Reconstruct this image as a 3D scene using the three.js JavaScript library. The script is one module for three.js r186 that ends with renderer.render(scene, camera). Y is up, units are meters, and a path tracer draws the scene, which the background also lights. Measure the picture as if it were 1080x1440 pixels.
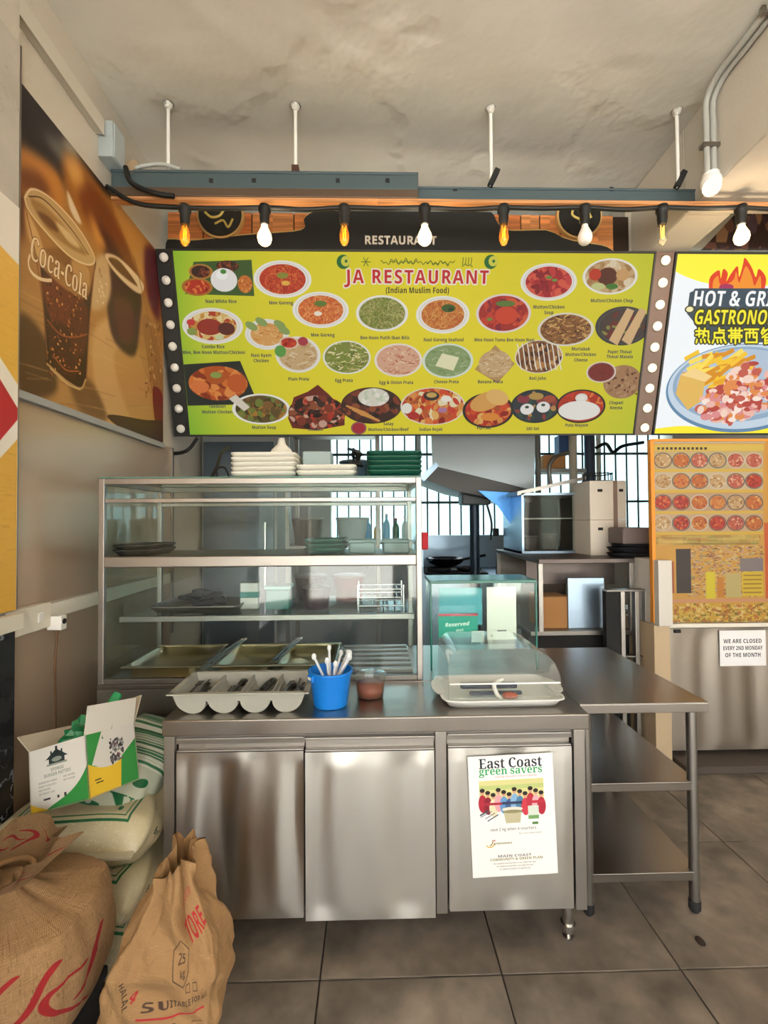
import * as THREE from 'three';
import { RoundedBoxGeometry } from 'three/addons/geometries/RoundedBoxGeometry.js';
import { mergeGeometries, toCreasedNormals } from 'three/addons/utils/BufferGeometryUtils.js';
import { TextGeometry } from 'three/addons/geometries/TextGeometry.js';
import { FontLoader } from 'three/addons/loaders/FontLoader.js';
import { RectAreaLightUniformsLib } from 'three/addons/lights/RectAreaLightUniformsLib.js';

RectAreaLightUniformsLib.init();
const scene = new THREE.Scene();

// ---------------------------------------------------------------- camera, sky, large lights, exposure
const FOCAL = 655, YAW = -1.31, PITCH = 1.14, ROLL = -0.4;            // focal length in pixels of a 1080 x 1440 picture, angles in degrees
const rad = THREE.MathUtils.degToRad;
const camera = new THREE.PerspectiveCamera(THREE.MathUtils.radToDeg(2 * Math.atan(720 / FOCAL)), 1080 / 1440, 0.05, 200);
camera.position.set(0, 1.5, 0);
camera.rotation.set(rad(PITCH), rad(YAW), rad(ROLL), 'YXZ');
camera.updateMatrixWorld(true);

scene.background = new THREE.Color().setRGB(7.05, 7.3, 7.8);           // bright hazy daylight
const sun = new THREE.DirectionalLight(0xfbf8f4, 66);                 // high midday sun: falls on the street in front of the shop
sun.position.set(9, 30, 12); sun.target.position.set(2, 0, 6); sun.castShadow = true; sun.shadow.mapSize.set(2048, 2048); sun.shadow.radius = 2;
Object.assign(sun.shadow.camera, { left: -25, right: 25, top: 25, bottom: -25, near: 1, far: 80 });
scene.add(sun, sun.target);
const renderer = new THREE.WebGLRenderer({ antialias: true });
renderer.toneMapping = THREE.LinearToneMapping;
renderer.toneMappingExposure = 1.0;
renderer.shadowMap.enabled = true;

// ---------------------------------------------------------------- helpers
let seedState = 1234567;
const rnd = () => { seedState = (seedState + 0x6d2b79f5) | 0; let t = Math.imul(seedState ^ (seedState >>> 15), 1 | seedState); t = (t + Math.imul(t ^ (t >>> 7), 61 | t)) ^ t; return ((t ^ (t >>> 14)) >>> 0) / 4294967296; };
const rr = (a, b) => a + (b - a) * rnd();
const pick = (a) => a[Math.floor(rnd() * a.length)];
const V = (x, y, z) => new THREE.Vector3(x, y, z);

// a photo pixel gives a direction; the plane the thing touches gives its place
function rayOf(px, py) { return V((px - 540) / FOCAL, -(py - 720) / FOCAL, -1).transformDirection(camera.matrixWorld); }
function Q(px, py, on) {
  const d = rayOf(px, py), [k, v] = Object.entries(on)[0];
  return camera.position.clone().addScaledVector(d, (v - camera.position[k]) / d[k]);
}

const nth = (i, n) => (i === 0 ? 'lowest' : i === n - 1 ? 'topmost' : i === 1 ? 'second lowest' : i === n - 2 ? 'second from the top' : 'middle');
const taken = new Map();
function numbered(name) { const n = taken.get(name) ?? 0; taken.set(name, n + 1); return n ? name + '_' + String(n).padStart(3, '0') : name; }
function shade(m) { m.castShadow = true; m.receiveShadow = true; return m; }
function thing(name, label, category, pos = [0, 0, 0], turn = 0, group) {
  const o = new THREE.Group(); o.name = numbered(name); scene.add(o);
  o.position.set(...pos); o.rotation.y = turn; o.userData = { label, category };
  if (group) o.userData.group = group;
  return o;
}
function part(name, geo, mat, parent, pos) {
  const m = shade(new THREE.Mesh(geo, mat)); m.name = name; parent.add(m);
  if (pos) m.position.set(...pos);
  return m;
}
function single(name, geo, mat, label, category, pos = [0, 0, 0], turn = 0, group) {
  const m = shade(new THREE.Mesh(geo, mat)); m.name = numbered(name); scene.add(m);
  m.position.set(...pos); m.rotation.y = turn; m.userData = { label, category };
  if (group) m.userData.group = group;
  return m;
}
function structure(name, label, category = 'structure') {
  const o = new THREE.Group(); o.name = name; scene.add(o); o.userData = { label, category, kind: 'structure' };
  return o;
}
// texture coordinates in metres, by the way each face points
function metreUV(g, s = 1) {
  const p = g.attributes.position, n = g.attributes.normal, uv = new Float32Array(p.count * 2);
  for (let i = 0; i < p.count; i++) {
    const ax = Math.abs(n.getX(i)), ay = Math.abs(n.getY(i)), az = Math.abs(n.getZ(i));
    const [u, v] = ay > ax && ay > az ? [p.getX(i), p.getZ(i)] : ax > az ? [p.getZ(i), p.getY(i)] : [p.getX(i), p.getY(i)];
    uv[2 * i] = u * s; uv[2 * i + 1] = v * s;
  }
  g.setAttribute('uv', new THREE.BufferAttribute(uv, 2));
  return g;
}
function bx(w, h, d, x = 0, y = 0, z = 0, r = 0.003) {
  const rad_ = Math.min(r, w * 0.45, h * 0.45, d * 0.45);
  const g = rad_ > 0.0004 ? new RoundedBoxGeometry(w, h, d, 1, rad_) : new THREE.BoxGeometry(w, h, d);
  metreUV(g); g.translate(x, y, z);
  return g.index ? g.toNonIndexed() : g;
}
// box by its limits
const lim = (x0, x1, y0, y1, z0, z1, r) => bx(x1 - x0, y1 - y0, z1 - z0, (x0 + x1) / 2, (y0 + y1) / 2, (z0 + z1) / 2, r);
function rod(a, b, r, seg = 10, r2 = r) {
  a = Array.isArray(a) ? V(...a) : a; b = Array.isArray(b) ? V(...b) : b;
  const g = new THREE.CylinderGeometry(r2, r, a.distanceTo(b), seg, 1);
  g.applyQuaternion(new THREE.Quaternion().setFromUnitVectors(V(0, 1, 0), b.clone().sub(a).normalize()));
  g.translate((a.x + b.x) / 2, (a.y + b.y) / 2, (a.z + b.z) / 2);
  return g.toNonIndexed();
}
function tube(pts, r, seg = 24, rs = 7) { return new THREE.TubeGeometry(new THREE.CatmullRomCurve3(pts.map((p) => (Array.isArray(p) ? V(...p) : p))), seg, r, rs).toNonIndexed(); }
const join = (...g) => mergeGeometries(g.flat());
function lathe(pts, seg = 32) { return new THREE.LatheGeometry(pts.map((p) => new THREE.Vector2(...p)), seg); }
function extrude(shape, depth, bevel = 0) {
  const g = new THREE.ExtrudeGeometry(shape, { depth, bevelEnabled: bevel > 0, bevelSize: bevel, bevelThickness: bevel, bevelSegments: 1, curveSegments: 16 });
  return g;
}
function polyShape(pts) { const s = new THREE.Shape(); pts.forEach(([x, y], i) => (i ? s.lineTo(x, y) : s.moveTo(x, y))); s.closePath(); return s; }
// closed rings of points into one skin; ends may be capped
function loft(rings, { cap0 = false, cap1 = false } = {}) {
  const n = rings[0].length, pos = [], uv = [], idx = [];
  rings.forEach((r, i) => { for (let k = 0; k <= n; k++) { const p = r[k % n]; pos.push(p.x, p.y, p.z); uv.push(k / n, i / (rings.length - 1)); } });
  for (let i = 0; i < rings.length - 1; i++) for (let k = 0; k < n; k++) { const a = i * (n + 1) + k, b = a + 1, c = a + n + 1, d = c + 1; idx.push(a, b, d, a, d, c); }
  for (const [on, i, flip] of [[cap0, 0, true], [cap1, rings.length - 1, false]]) if (on) {
    const c = rings[i].reduce((s, p) => s.add(p), V(0, 0, 0)).multiplyScalar(1 / n), at = pos.length / 3;
    pos.push(c.x, c.y, c.z); uv.push(0.5, i ? 1 : 0);
    for (let k = 0; k < n; k++) { const a = i * (n + 1) + k; flip ? idx.push(at, a + 1, a) : idx.push(at, a, a + 1); }
  }
  const g = new THREE.BufferGeometry();
  g.setAttribute('position', new THREE.Float32BufferAttribute(pos, 3)); g.setAttribute('uv', new THREE.Float32BufferAttribute(uv, 2)); g.setIndex(idx);
  g.computeVertexNormals();
  const N = g.attributes.normal;
  for (let i = 0; i < rings.length; i++) { const a = i * (n + 1), b = a + n, v = V(N.getX(a) + N.getX(b), N.getY(a) + N.getY(b), N.getZ(a) + N.getZ(b)).normalize(); N.setXYZ(a, v.x, v.y, v.z); N.setXYZ(b, v.x, v.y, v.z); }
  return g;
}

// ---------------------------------------------------------------- procedural textures
function noise2(period) {                                             // value noise that repeats
  const t = Float32Array.from({ length: period * period }, () => rnd()), s = (x) => x * x * (3 - 2 * x);
  return (x, y) => {
    const ix = Math.floor(x), iy = Math.floor(y), fx = s(x - ix), fy = s(y - iy), m = (k) => ((k % period) + period) % period;
    const a = t[m(iy) * period + m(ix)], b = t[m(iy) * period + m(ix + 1)], c = t[m(iy + 1) * period + m(ix)], d = t[m(iy + 1) * period + m(ix + 1)];
    return a + (b - a) * fx + (c - a) * fy + (a - b - c + d) * fx * fy;
  };
}
function dataTex(W, H, f, srgb, rx = 1, ry = 1) {
  const d = new Uint8Array(W * H * 4);
  for (let y = 0; y < H; y++) for (let x = 0; x < W; x++) {
    const c = f(x / W, y / H), i = (y * W + x) * 4, a = typeof c === 'number' ? [c, c, c] : c;
    for (let k = 0; k < 3; k++) d[i + k] = Math.max(0, Math.min(255, a[k] * 255)); d[i + 3] = 255;
  }
  const t = new THREE.DataTexture(d, W, H); t.wrapS = t.wrapT = THREE.RepeatWrapping; t.magFilter = THREE.LinearFilter; t.needsUpdate = true; t.repeat.set(rx, ry);
  if (srgb) t.colorSpace = THREE.SRGBColorSpace;
  return t;
}
function fbmMaker(p0, oct) { const ns = Array.from({ length: oct }, (_, i) => noise2(p0 << i)); return (u, v) => { let s = 0, a = 0.5; for (let i = 0; i < oct; i++, a *= 0.5) s += a * ns[i](u * (p0 << i), v * (p0 << i)); return s; }; }
function canvasTex(W, H, draw) {
  const c = document.createElement('canvas'); c.width = W; c.height = H; const g = c.getContext('2d'); draw(g, W, H);
  const t = new THREE.CanvasTexture(c); t.colorSpace = THREE.SRGBColorSpace; t.anisotropy = 8; return t;
}
const F1 = fbmMaker(4, 5), F2 = fbmMaker(8, 5), F3 = fbmMaker(3, 6);
const nLine = noise2(256), nFine = noise2(128);
const brushTex = dataTex(256, 512, (u, v) => 0.9 + 0.07 * (nLine(u * 4, v * 256) - 0.5) + 0.1 * (F1(u, v) - 0.5), false, 1.5, 4);       // horizontal brush lines and smudges
const smudgeTex = dataTex(256, 256, (u, v) => 0.88 + 0.22 * (F2(u, v) - 0.5), false, 1.3, 1.3);
const plasterBump = dataTex(512, 512, (u, v) => { const a = F3(u, v), b = F2(u, v); return 0.35 * b + 0.65 * (Math.abs(a - 0.48) < 0.03 ? 0.55 + 4 * (a - 0.48) : a < 0.48 ? 0.43 : 0.67); }, false, 0.45, 0.45);
const plasterCol = dataTex(256, 256, (u, v) => { const k = 0.90 + 0.16 * (F3(u, v) - 0.5) + 0.06 * (F2(u, v) - 0.5); return [k, k * 0.995, k * 0.98]; }, true, 0.4, 0.4);
const fineBump = dataTex(256, 256, (u, v) => nFine(u * 128, v * 128) * 0.5 + 0.5 * F2(u, v), false, 3, 3);
const weaveTex = dataTex(256, 256, (u, v) => 0.5 + 0.25 * Math.sin(u * 2 * Math.PI * 40) * Math.sin(v * 2 * Math.PI * 40) + 0.35 * (nLine(u * 8, v * 256) - 0.5) + 0.35 * (nLine(v * 8, u * 256) - 0.5), false, 6, 4);

// ---------------------------------------------------------------- materials
const mat = (o) => new THREE.MeshStandardMaterial(o);
const phys = (o) => new THREE.MeshPhysicalMaterial(o);
const M = {
  steel: phys({ color: 0xaba6a0, metalness: 1, roughness: 0.47, roughnessMap: brushTex }),
  steelDoor: phys({ color: 0xd6d3cd, metalness: 1, roughness: 0.3, anisotropy: 0.75, anisotropyRotation: Math.PI / 2 }),
  steelDark: phys({ color: 0x8f8a84, metalness: 1, roughness: 0.5, roughnessMap: brushTex }),
  steelTop: phys({ color: 0xa49e97, metalness: 1, roughness: 0.34, roughnessMap: smudgeTex }),
  steelWall: phys({ color: 0xbba48d, metalness: 0.4, roughness: 0.28 }),
  steelBlue: phys({ color: 0x9fb3c6, metalness: 1, roughness: 0.4, roughnessMap: smudgeTex }),
  chrome: mat({ color: 0xdadada, metalness: 1, roughness: 0.18 }),
  black: mat({ color: 0x121212, roughness: 0.5 }),
  blackGloss: mat({ color: 0x0c0c0d, roughness: 0.2 }),
  blackMatte: mat({ color: 0x1b1b1b, roughness: 0.85 }),
  white: mat({ color: 0xe6e4de, roughness: 0.5 }),
  cream: mat({ color: 0xd9d2c2, roughness: 0.6 }),
  foam: mat({ color: 0xdedbd0, roughness: 0.8 }),
  plaster: mat({ color: 0xdedcd6, roughness: 0.95, map: plasterCol, bumpMap: plasterBump, bumpScale: 0.045 }),
  wallPaint: mat({ color: 0xd9d2c6, roughness: 0.9, map: plasterCol, bumpMap: fineBump, bumpScale: 0.002 }),
  greyPaint: mat({ color: 0x9a9c9b, roughness: 0.8 }),
  concrete: mat({ color: 0x8b8b87, roughness: 0.95 }),
  orange: mat({ color: 0xd98b2b, roughness: 0.6 }),
  glass: phys({ color: 0xf7fcfb, transmission: 1, thickness: 0, roughness: 0.03, ior: 1.5, specularIntensity: 0.5 }),
  glassEdge: phys({ color: 0x7fb3a6, roughness: 0.1, transmission: 0.5, thickness: 0 }),
  clearPlastic: phys({ color: 0xfafbfa, transmission: 0.985, thickness: 0, roughness: 0.06, ior: 1.5, specularIntensity: 0.8 }),
  acrylic: phys({ color: 0xf9fffd, transmission: 1, thickness: 0, roughness: 0.05, ior: 1.49, specularIntensity: 0.45 }),
  teal: phys({ color: 0x1b7a6c, roughness: 0.25, transmission: 0.3, thickness: 0 }),
  kraft: mat({ color: 0xb98c58, roughness: 0.85 }),
  carton: mat({ color: 0xa87746, roughness: 0.85 }),
};

// ---------------------------------------------------------------- the room
const XW = -1.3, CEIL = 3.6, ZK = -5.5, XR = 7, ZF = 5.2;             // left wall, ceiling height, kitchen back wall, right wall, shop front
{
  const floor = structure('floor', 'floor of large greyish brown stone-look tiles with dark joints', 'floor');
  part('slab', lim(XW - 0.3, XR + 0.3, -0.2, -0.006, ZK - 0.3, ZF, 0), mat({ color: 0x3b342e, roughness: 0.95 }), floor);
  const tileTex = [0, 1, 2, 3].map((k) => dataTex(256, 256, (u, v) => { const a = F1(u + k * 0.37, v + k * 0.21), b = F2(u + k * 0.11, v), s = 0.66 + 0.5 * (a - 0.48) + 0.25 * (b - 0.48); return [s * 0.85, s * 0.79, s * 0.725]; }, true, 1.6, 1.6));
  const tileMats = tileTex.map((t) => mat({ color: 0xdcd8d2, map: t, roughness: 0.62, roughnessMap: smudgeTex, bumpMap: fineBump, bumpScale: 0.0004 }));
  const full = bx(0.595, 0.02, 0.595, 0, -0.01, 0, 0.002);
  const x0 = -0.185, z0 = -1.56;
  for (let i = -2; i < 12; i++) for (let j = -7; j < 11; j++) {
    const xa = x0 + i * 0.6, za = z0 + j * 0.6;
    const xl = Math.max(xa, XW), w = xa + 0.6 - xl;
    if (w < 0.05) continue;
    const g = w > 0.59 ? full : bx(w - 0.005, 0.02, 0.595, 0, -0.01, 0, 0.002);
    part('tile', g, tileMats[(i * 7 + j * 3 + 40) % 4], floor, [xl + w / 2, 0, za + 0.3]);
  }
  // the street outside the open shop front
  const street = structure('floor_street', 'pale concrete pavement outside the open shop front', 'pavement');
  part('pavement', lim(-25, 30, -0.35, -0.05, ZF, 40, 0), mat({ color: 0xd2cec6, roughness: 0.95 }), street);
  part('side_pavement', lim(-25, XW - 0.3, -0.35, -0.05, -2, ZF, 0), mat({ color: 0xd2cec6, roughness: 0.95 }), street);
  const opp = structure('wall_opposite', 'long grey-green garden wall across the street', 'wall');
  part('wall', lim(-6, 30, -0.2, 3.2, 15, 15.3, 0), mat({ color: 0x7d8478, roughness: 0.9 }), opp);
  part('coping', lim(-6, 30, 3.2, 3.3, 14.95, 15.35, 0.01), M.concrete, opp);
  const yard = structure('floor_yard', 'pale concrete yard behind the kitchen windows', 'pavement');
  part('pavement', lim(-12, 16, -0.35, -0.05, -22, ZK - 0.32, 0), mat({ color: 0xb9b4aa, roughness: 0.95 }), yard);

  const yw = structure('wall_yard', 'pale blue-grey rendered wall across the yard behind the kitchen', 'wall');
  part('wall', lim(-12, 16, -0.2, 3.6, -9.3, -9, 0), mat({ color: 0x6b858e, roughness: 0.9 }), yw);
  part('coping', lim(-12, 16, 3.6, 3.7, -9.36, -8.94, 0.01), M.concrete, yw);

  const ceil = structure('ceiling', 'uneven plastered concrete ceiling in warm grey', 'ceiling');
  part('slab', lim(XW - 0.3, XR + 0.3, CEIL, CEIL + 0.25, ZK - 0.3, ZF, 0), M.plaster, ceil);
  // downstand beam to the right
  const db = structure('trim_1', 'painted concrete beam hanging below the ceiling', 'beam');
  part('beam', lim(1.675, 3.2, 3.13, CEIL, -2.42, ZF, 0.01), M.wallPaint, db);
  part('rib', lim(1.675, 1.93, 3.13, CEIL, -2.98, -2.42, 0.01), M.wallPaint, db);

  const wl = structure('wall_left', 'left wall, painted above and clad with steel sheet below the drink poster', 'wall');
  part('masonry', lim(XW - 0.3, XW, 0, CEIL, ZK - 0.3, 1.3, 0), M.wallPaint, wl);
  part('header', lim(XW - 0.3, XW, 3.0, CEIL, 1.3, ZF, 0), M.wallPaint, wl);   // open side bay behind the viewer
  part('steel_sheet', lim(XW, XW + 0.006, 1.19, 1.98, -3.0, -1.6, 0.001), M.steelWall, wl);
  part('steel_sheet', lim(XW, XW + 0.006, 0.0, 1.12, -3.0, -1.6, 0.001), M.steelWall, wl);
  part('edge_strip', lim(XW, XW + 0.02, 0.8, 1.98, -3.02, -3.0, 0.001), M.steelDark, wl);

  const wr = structure('wall_right', 'plain painted wall far to the right', 'wall');
  part('masonry', lim(XR, XR + 0.3, 0, CEIL, ZK - 0.3, ZF, 0), M.wallPaint, wr);
  // shop front: open bays between columns
  const wf = structure('wall_front', 'open shop front with columns and a header', 'wall');
  part('header', lim(XW - 0.3, XR + 0.3, 3.25, CEIL + 0.25, ZF, ZF + 0.3, 0), M.wallPaint, wf);
  for (const x of [-1.45, 0.55, 2.3, 4.3, 6.9]) part('column', lim(x - 0.17, x + 0.17, -0.2, 3.25, ZF, ZF + 0.3, 0.01), M.wallPaint, wf);

  // kitchen back wall round one long barred opening
  const wb = structure('wall_back', 'tiled kitchen back wall around long barred windows', 'wall');
  const wx0 = -0.5, wx1 = 3.6, wy0 = 1.12, wy1 = 2.6, t = M.greyPaint;
  part('masonry', lim(XW - 0.3, XR + 0.3, 0, wy0, ZK - 0.2, ZK, 0), t, wb);
  part('masonry', lim(XW - 0.3, XR + 0.3, wy1, CEIL, ZK - 0.2, ZK, 0), t, wb);
  part('masonry', lim(XW - 0.3, wx0, wy0, wy1, ZK - 0.2, ZK, 0), t, wb);
  part('masonry', lim(wx1, XR + 0.3, wy0, wy1, ZK - 0.2, ZK, 0), t, wb);
  const win = structure('window_1', 'long kitchen window with dark vertical security bars', 'window');
  const barM = mat({ color: 0x3c4644, roughness: 0.6, metalness: 0.3 });
  for (let x = wx0 + 0.07; x < wx1; x += 0.135) part('bar', rod([x, wy0, ZK - 0.08], [x, wy1, ZK - 0.08], 0.011, 6), barM, win);
  for (const y of [wy0 + 0.12, 1.72, 2.3]) part('rail', lim(wx0, wx1, y - 0.014, y + 0.014, ZK - 0.1, ZK - 0.06, 0), barM, win);
  for (const x of [0.55, 1.75, 2.75]) part('mullion', lim(x - 0.03, x + 0.03, wy0, wy1, ZK - 0.16, ZK - 0.1, 0.002), mat({ color: 0xb8bcb8, roughness: 0.5 }), win);
  part('pane', lim(wx0, wx1, wy0, wy1, ZK - 0.15, ZK - 0.146, 0), M.glass, win);
}

// near pillar on the left: stone above, yellow print, trunking, black stone below
{
  const p = structure('wall_near_left', 'pillar with pale stone top, yellow print and black marble base', 'pillar');
  const X0 = -1.25, z0 = -1.66, z1 = 0.6;
  const marble = dataTex(256, 256, (u, v) => { const a = Math.abs(F3(u, v) - 0.48); const k = 0.80 + 0.1 * (F2(u, v) - 0.5) - (a < 0.002 ? 0.05 : 0); return [k, k * 0.98, k * 0.95]; }, true, 1.2, 1.2);
  const blackMarble = dataTex(256, 256, (u, v) => { const a = Math.abs(F3(u, v) - 0.5), b = Math.abs(F1(v, u) - 0.47); const k = 0.12 + 0.1 * F2(u, v) + (a < 0.006 ? 0.35 : 0) + (b < 0.003 ? 0.25 : 0); return [k, k * 1.02, k * 1.06]; }, true, 1.6, 1.6);
  part('core', lim(XW, X0 - 0.012, 0, CEIL, z0 + 0.004, z1, 0), M.wallPaint, p);
  part('stone_panel', lim(X0 - 0.012, X0, 2.4, 3.21, z0, z1, 0.002), mat({ map: marble, color: 0xe8e4de, roughness: 0.25 }), p);
  part('base_panel', lim(X0 - 0.012, X0, 0, 1.13, z0, z1, 0.002), mat({ map: blackMarble, roughness: 0.22 }), p);
  part('top_panel', lim(X0 - 0.012, X0 - 0.004, 3.21, CEIL, z0, z1, 0), M.wallPaint, p);
  // yellow print with slanting red and white bands
  const y0 = 1.2, y1 = 2.62, W = 512, H = 512, zl = z0 + 0.9;
  const toC = (px, py) => { const q = Q(px, py, { x: X0 }); return [((zl - q.z) / (zl - z0)) * W, ((y1 - q.y) / (y1 - y0)) * H]; };
  const tex = canvasTex(W, H, (g) => {
    g.fillStyle = '#d8a844'; g.fillRect(0, 0, W, H);
    for (let i = 0; i < 1500; i++) { g.fillStyle = `rgba(${pick(['120,80,10', '255,215,120', '190,140,40'])},${rr(0.04, 0.12)})`; g.fillRect(rnd() * W, rnd() * H, rr(4, 40), rr(1, 3)); }
    const poly = (pts, c) => { g.fillStyle = c; g.beginPath(); pts.forEach(([x, y], i) => { const q = toC(x, y); i ? g.lineTo(...q) : g.moveTo(...q); }); g.closePath(); g.fill(); };
    poly([[-60, 150], [60, 150], [60, 410], [0, 345], [-60, 270]], '#d9d3ca');
    poly([[-60, 410], [40, 565], [40, 600], [-60, 710]], '#e4ddd2');
    poly([[-60, 435], [26, 577], [26, 588], [-60, 690]], '#b51e2a');
  });
  const yg = new THREE.PlaneGeometry(zl - z0, y1 - y0); yg.rotateY(Math.PI / 2); yg.translate(X0 + 0.0012, (y0 + y1) / 2, (zl + z0) / 2);
  part('yellow_backing', lim(X0 - 0.012, X0, 1.2, 2.4, z0, z1, 0.002), mat({ color: 0xd8a844, roughness: 0.5 }), p);
  part('yellow_print', yg, mat({ map: tex, roughness: 0.45 }), p);
  part('trunking', lim(X0, X0 + 0.03, 1.135, 1.19, z0, z1, 0.003), M.cream, p);
  part('corner_trim', lim(X0 - 0.014, X0 + 0.002, 1.2, 3.21, z0 - 0.006, z0, 0.001), M.steelDark, p);
}

// ---------------------------------------------------------------- painting of prints
// maps photo pixels onto a flat print: o = top left corner, ux / vy = unit vectors right / down, in metres
function printMap(o, ux, vy, w, h, W, H) {
  const n = ux.clone().cross(vy);
  const f = (px, py) => { const d = rayOf(px, py), t = o.clone().sub(camera.position).dot(n) / d.dot(n), q = camera.position.clone().addScaledVector(d, t).sub(o); return [(q.dot(ux) / w) * W, (q.dot(vy) / h) * H]; };
  f.sx = (px, py) => (f(px + 1, py)[0] - f(px - 1, py)[0]) / 2; f.sy = (px, py) => (f(px, py + 1)[1] - f(px, py - 1)[1]) / 2;
  return f;
}
function ell(g, x, y, rx, ry, c, rot = 0) { g.fillStyle = c; g.beginPath(); g.ellipse(x, y, Math.max(0.1, rx), Math.max(0.1, ry), rot, 0, Math.PI * 2); g.fill(); }
// one printed dish: plate and what is on it
function dish(g, x, y, rx, ry, { plate = '#efece4', rim = '#d8d4ca', pal, kind = 'noodle', fill, n = 260, inner = 0.8, top }) {
  if (plate) { ell(g, x, y, rx, ry, plate); ell(g, x, y, rx * 0.9, ry * 0.9, rim); ell(g, x, y, rx * 0.86, ry * 0.86, plate); }
  g.save(); g.beginPath(); g.ellipse(x, y, rx * inner, ry * inner, 0, 0, 7); g.clip();
  ell(g, x, y, rx * inner, ry * inner, fill ?? pal[0]);
  for (let i = 0; i < n; i++) {
    const a = rnd() * 7, q = Math.sqrt(rnd()) * inner, cx = x + Math.cos(a) * q * rx, cy = y + Math.sin(a) * q * ry, c = pick(pal);
    if (kind === 'noodle') { g.strokeStyle = c; g.lineWidth = rr(0.9, 2.6) * rx / 110; g.beginPath(); g.arc(cx, cy, rr(0.08, 0.3) * rx, rnd() * 7, rnd() * 7); g.stroke(); }
    else if (kind === 'chunk') ell(g, cx, cy, rr(0.05, 0.2) * rx, rr(0.05, 0.16) * rx, c, rnd() * 3);
    else if (kind === 'grain') ell(g, cx, cy, rr(0.015, 0.06) * rx, rr(0.015, 0.04) * rx, c, rnd() * 3);
    else { g.strokeStyle = c; g.lineWidth = rr(2, 6) * rx / 110; g.beginPath(); g.moveTo(cx, cy); g.lineTo(cx + rr(-0.3, 0.3) * rx, cy + rr(-0.15, 0.15) * rx); g.stroke(); }
  }
  g.restore();
  if (top) for (const [dx, dy, r1, r2, c, rot = 0] of top) ell(g, x + dx * rx, y + dy * ry, r1 * rx, r2 * rx, c, rot);
}
const RED = ['#b5301c', '#d24a22', '#8f1d14', '#e07a3a', '#c73b28'], ORG = ['#c9702c', '#d98f45', '#a84f1e', '#e3b060', '#b9562a'], BRN = ['#8a5a30', '#6b3f22', '#b07a45', '#c79a63', '#4f2d18'];
const GRN = ['#7d8a3a', '#a8a35a', '#5e6b2c', '#c7bd7c', '#8f7f45'], DRK = ['#3a211a', '#5e2a1c', '#7d3420', '#24140f', '#8e4a2a'], TAN = ['#c9a878', '#b58e5c', '#d9c09a', '#a87c4a', '#e3d2b0'];

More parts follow.
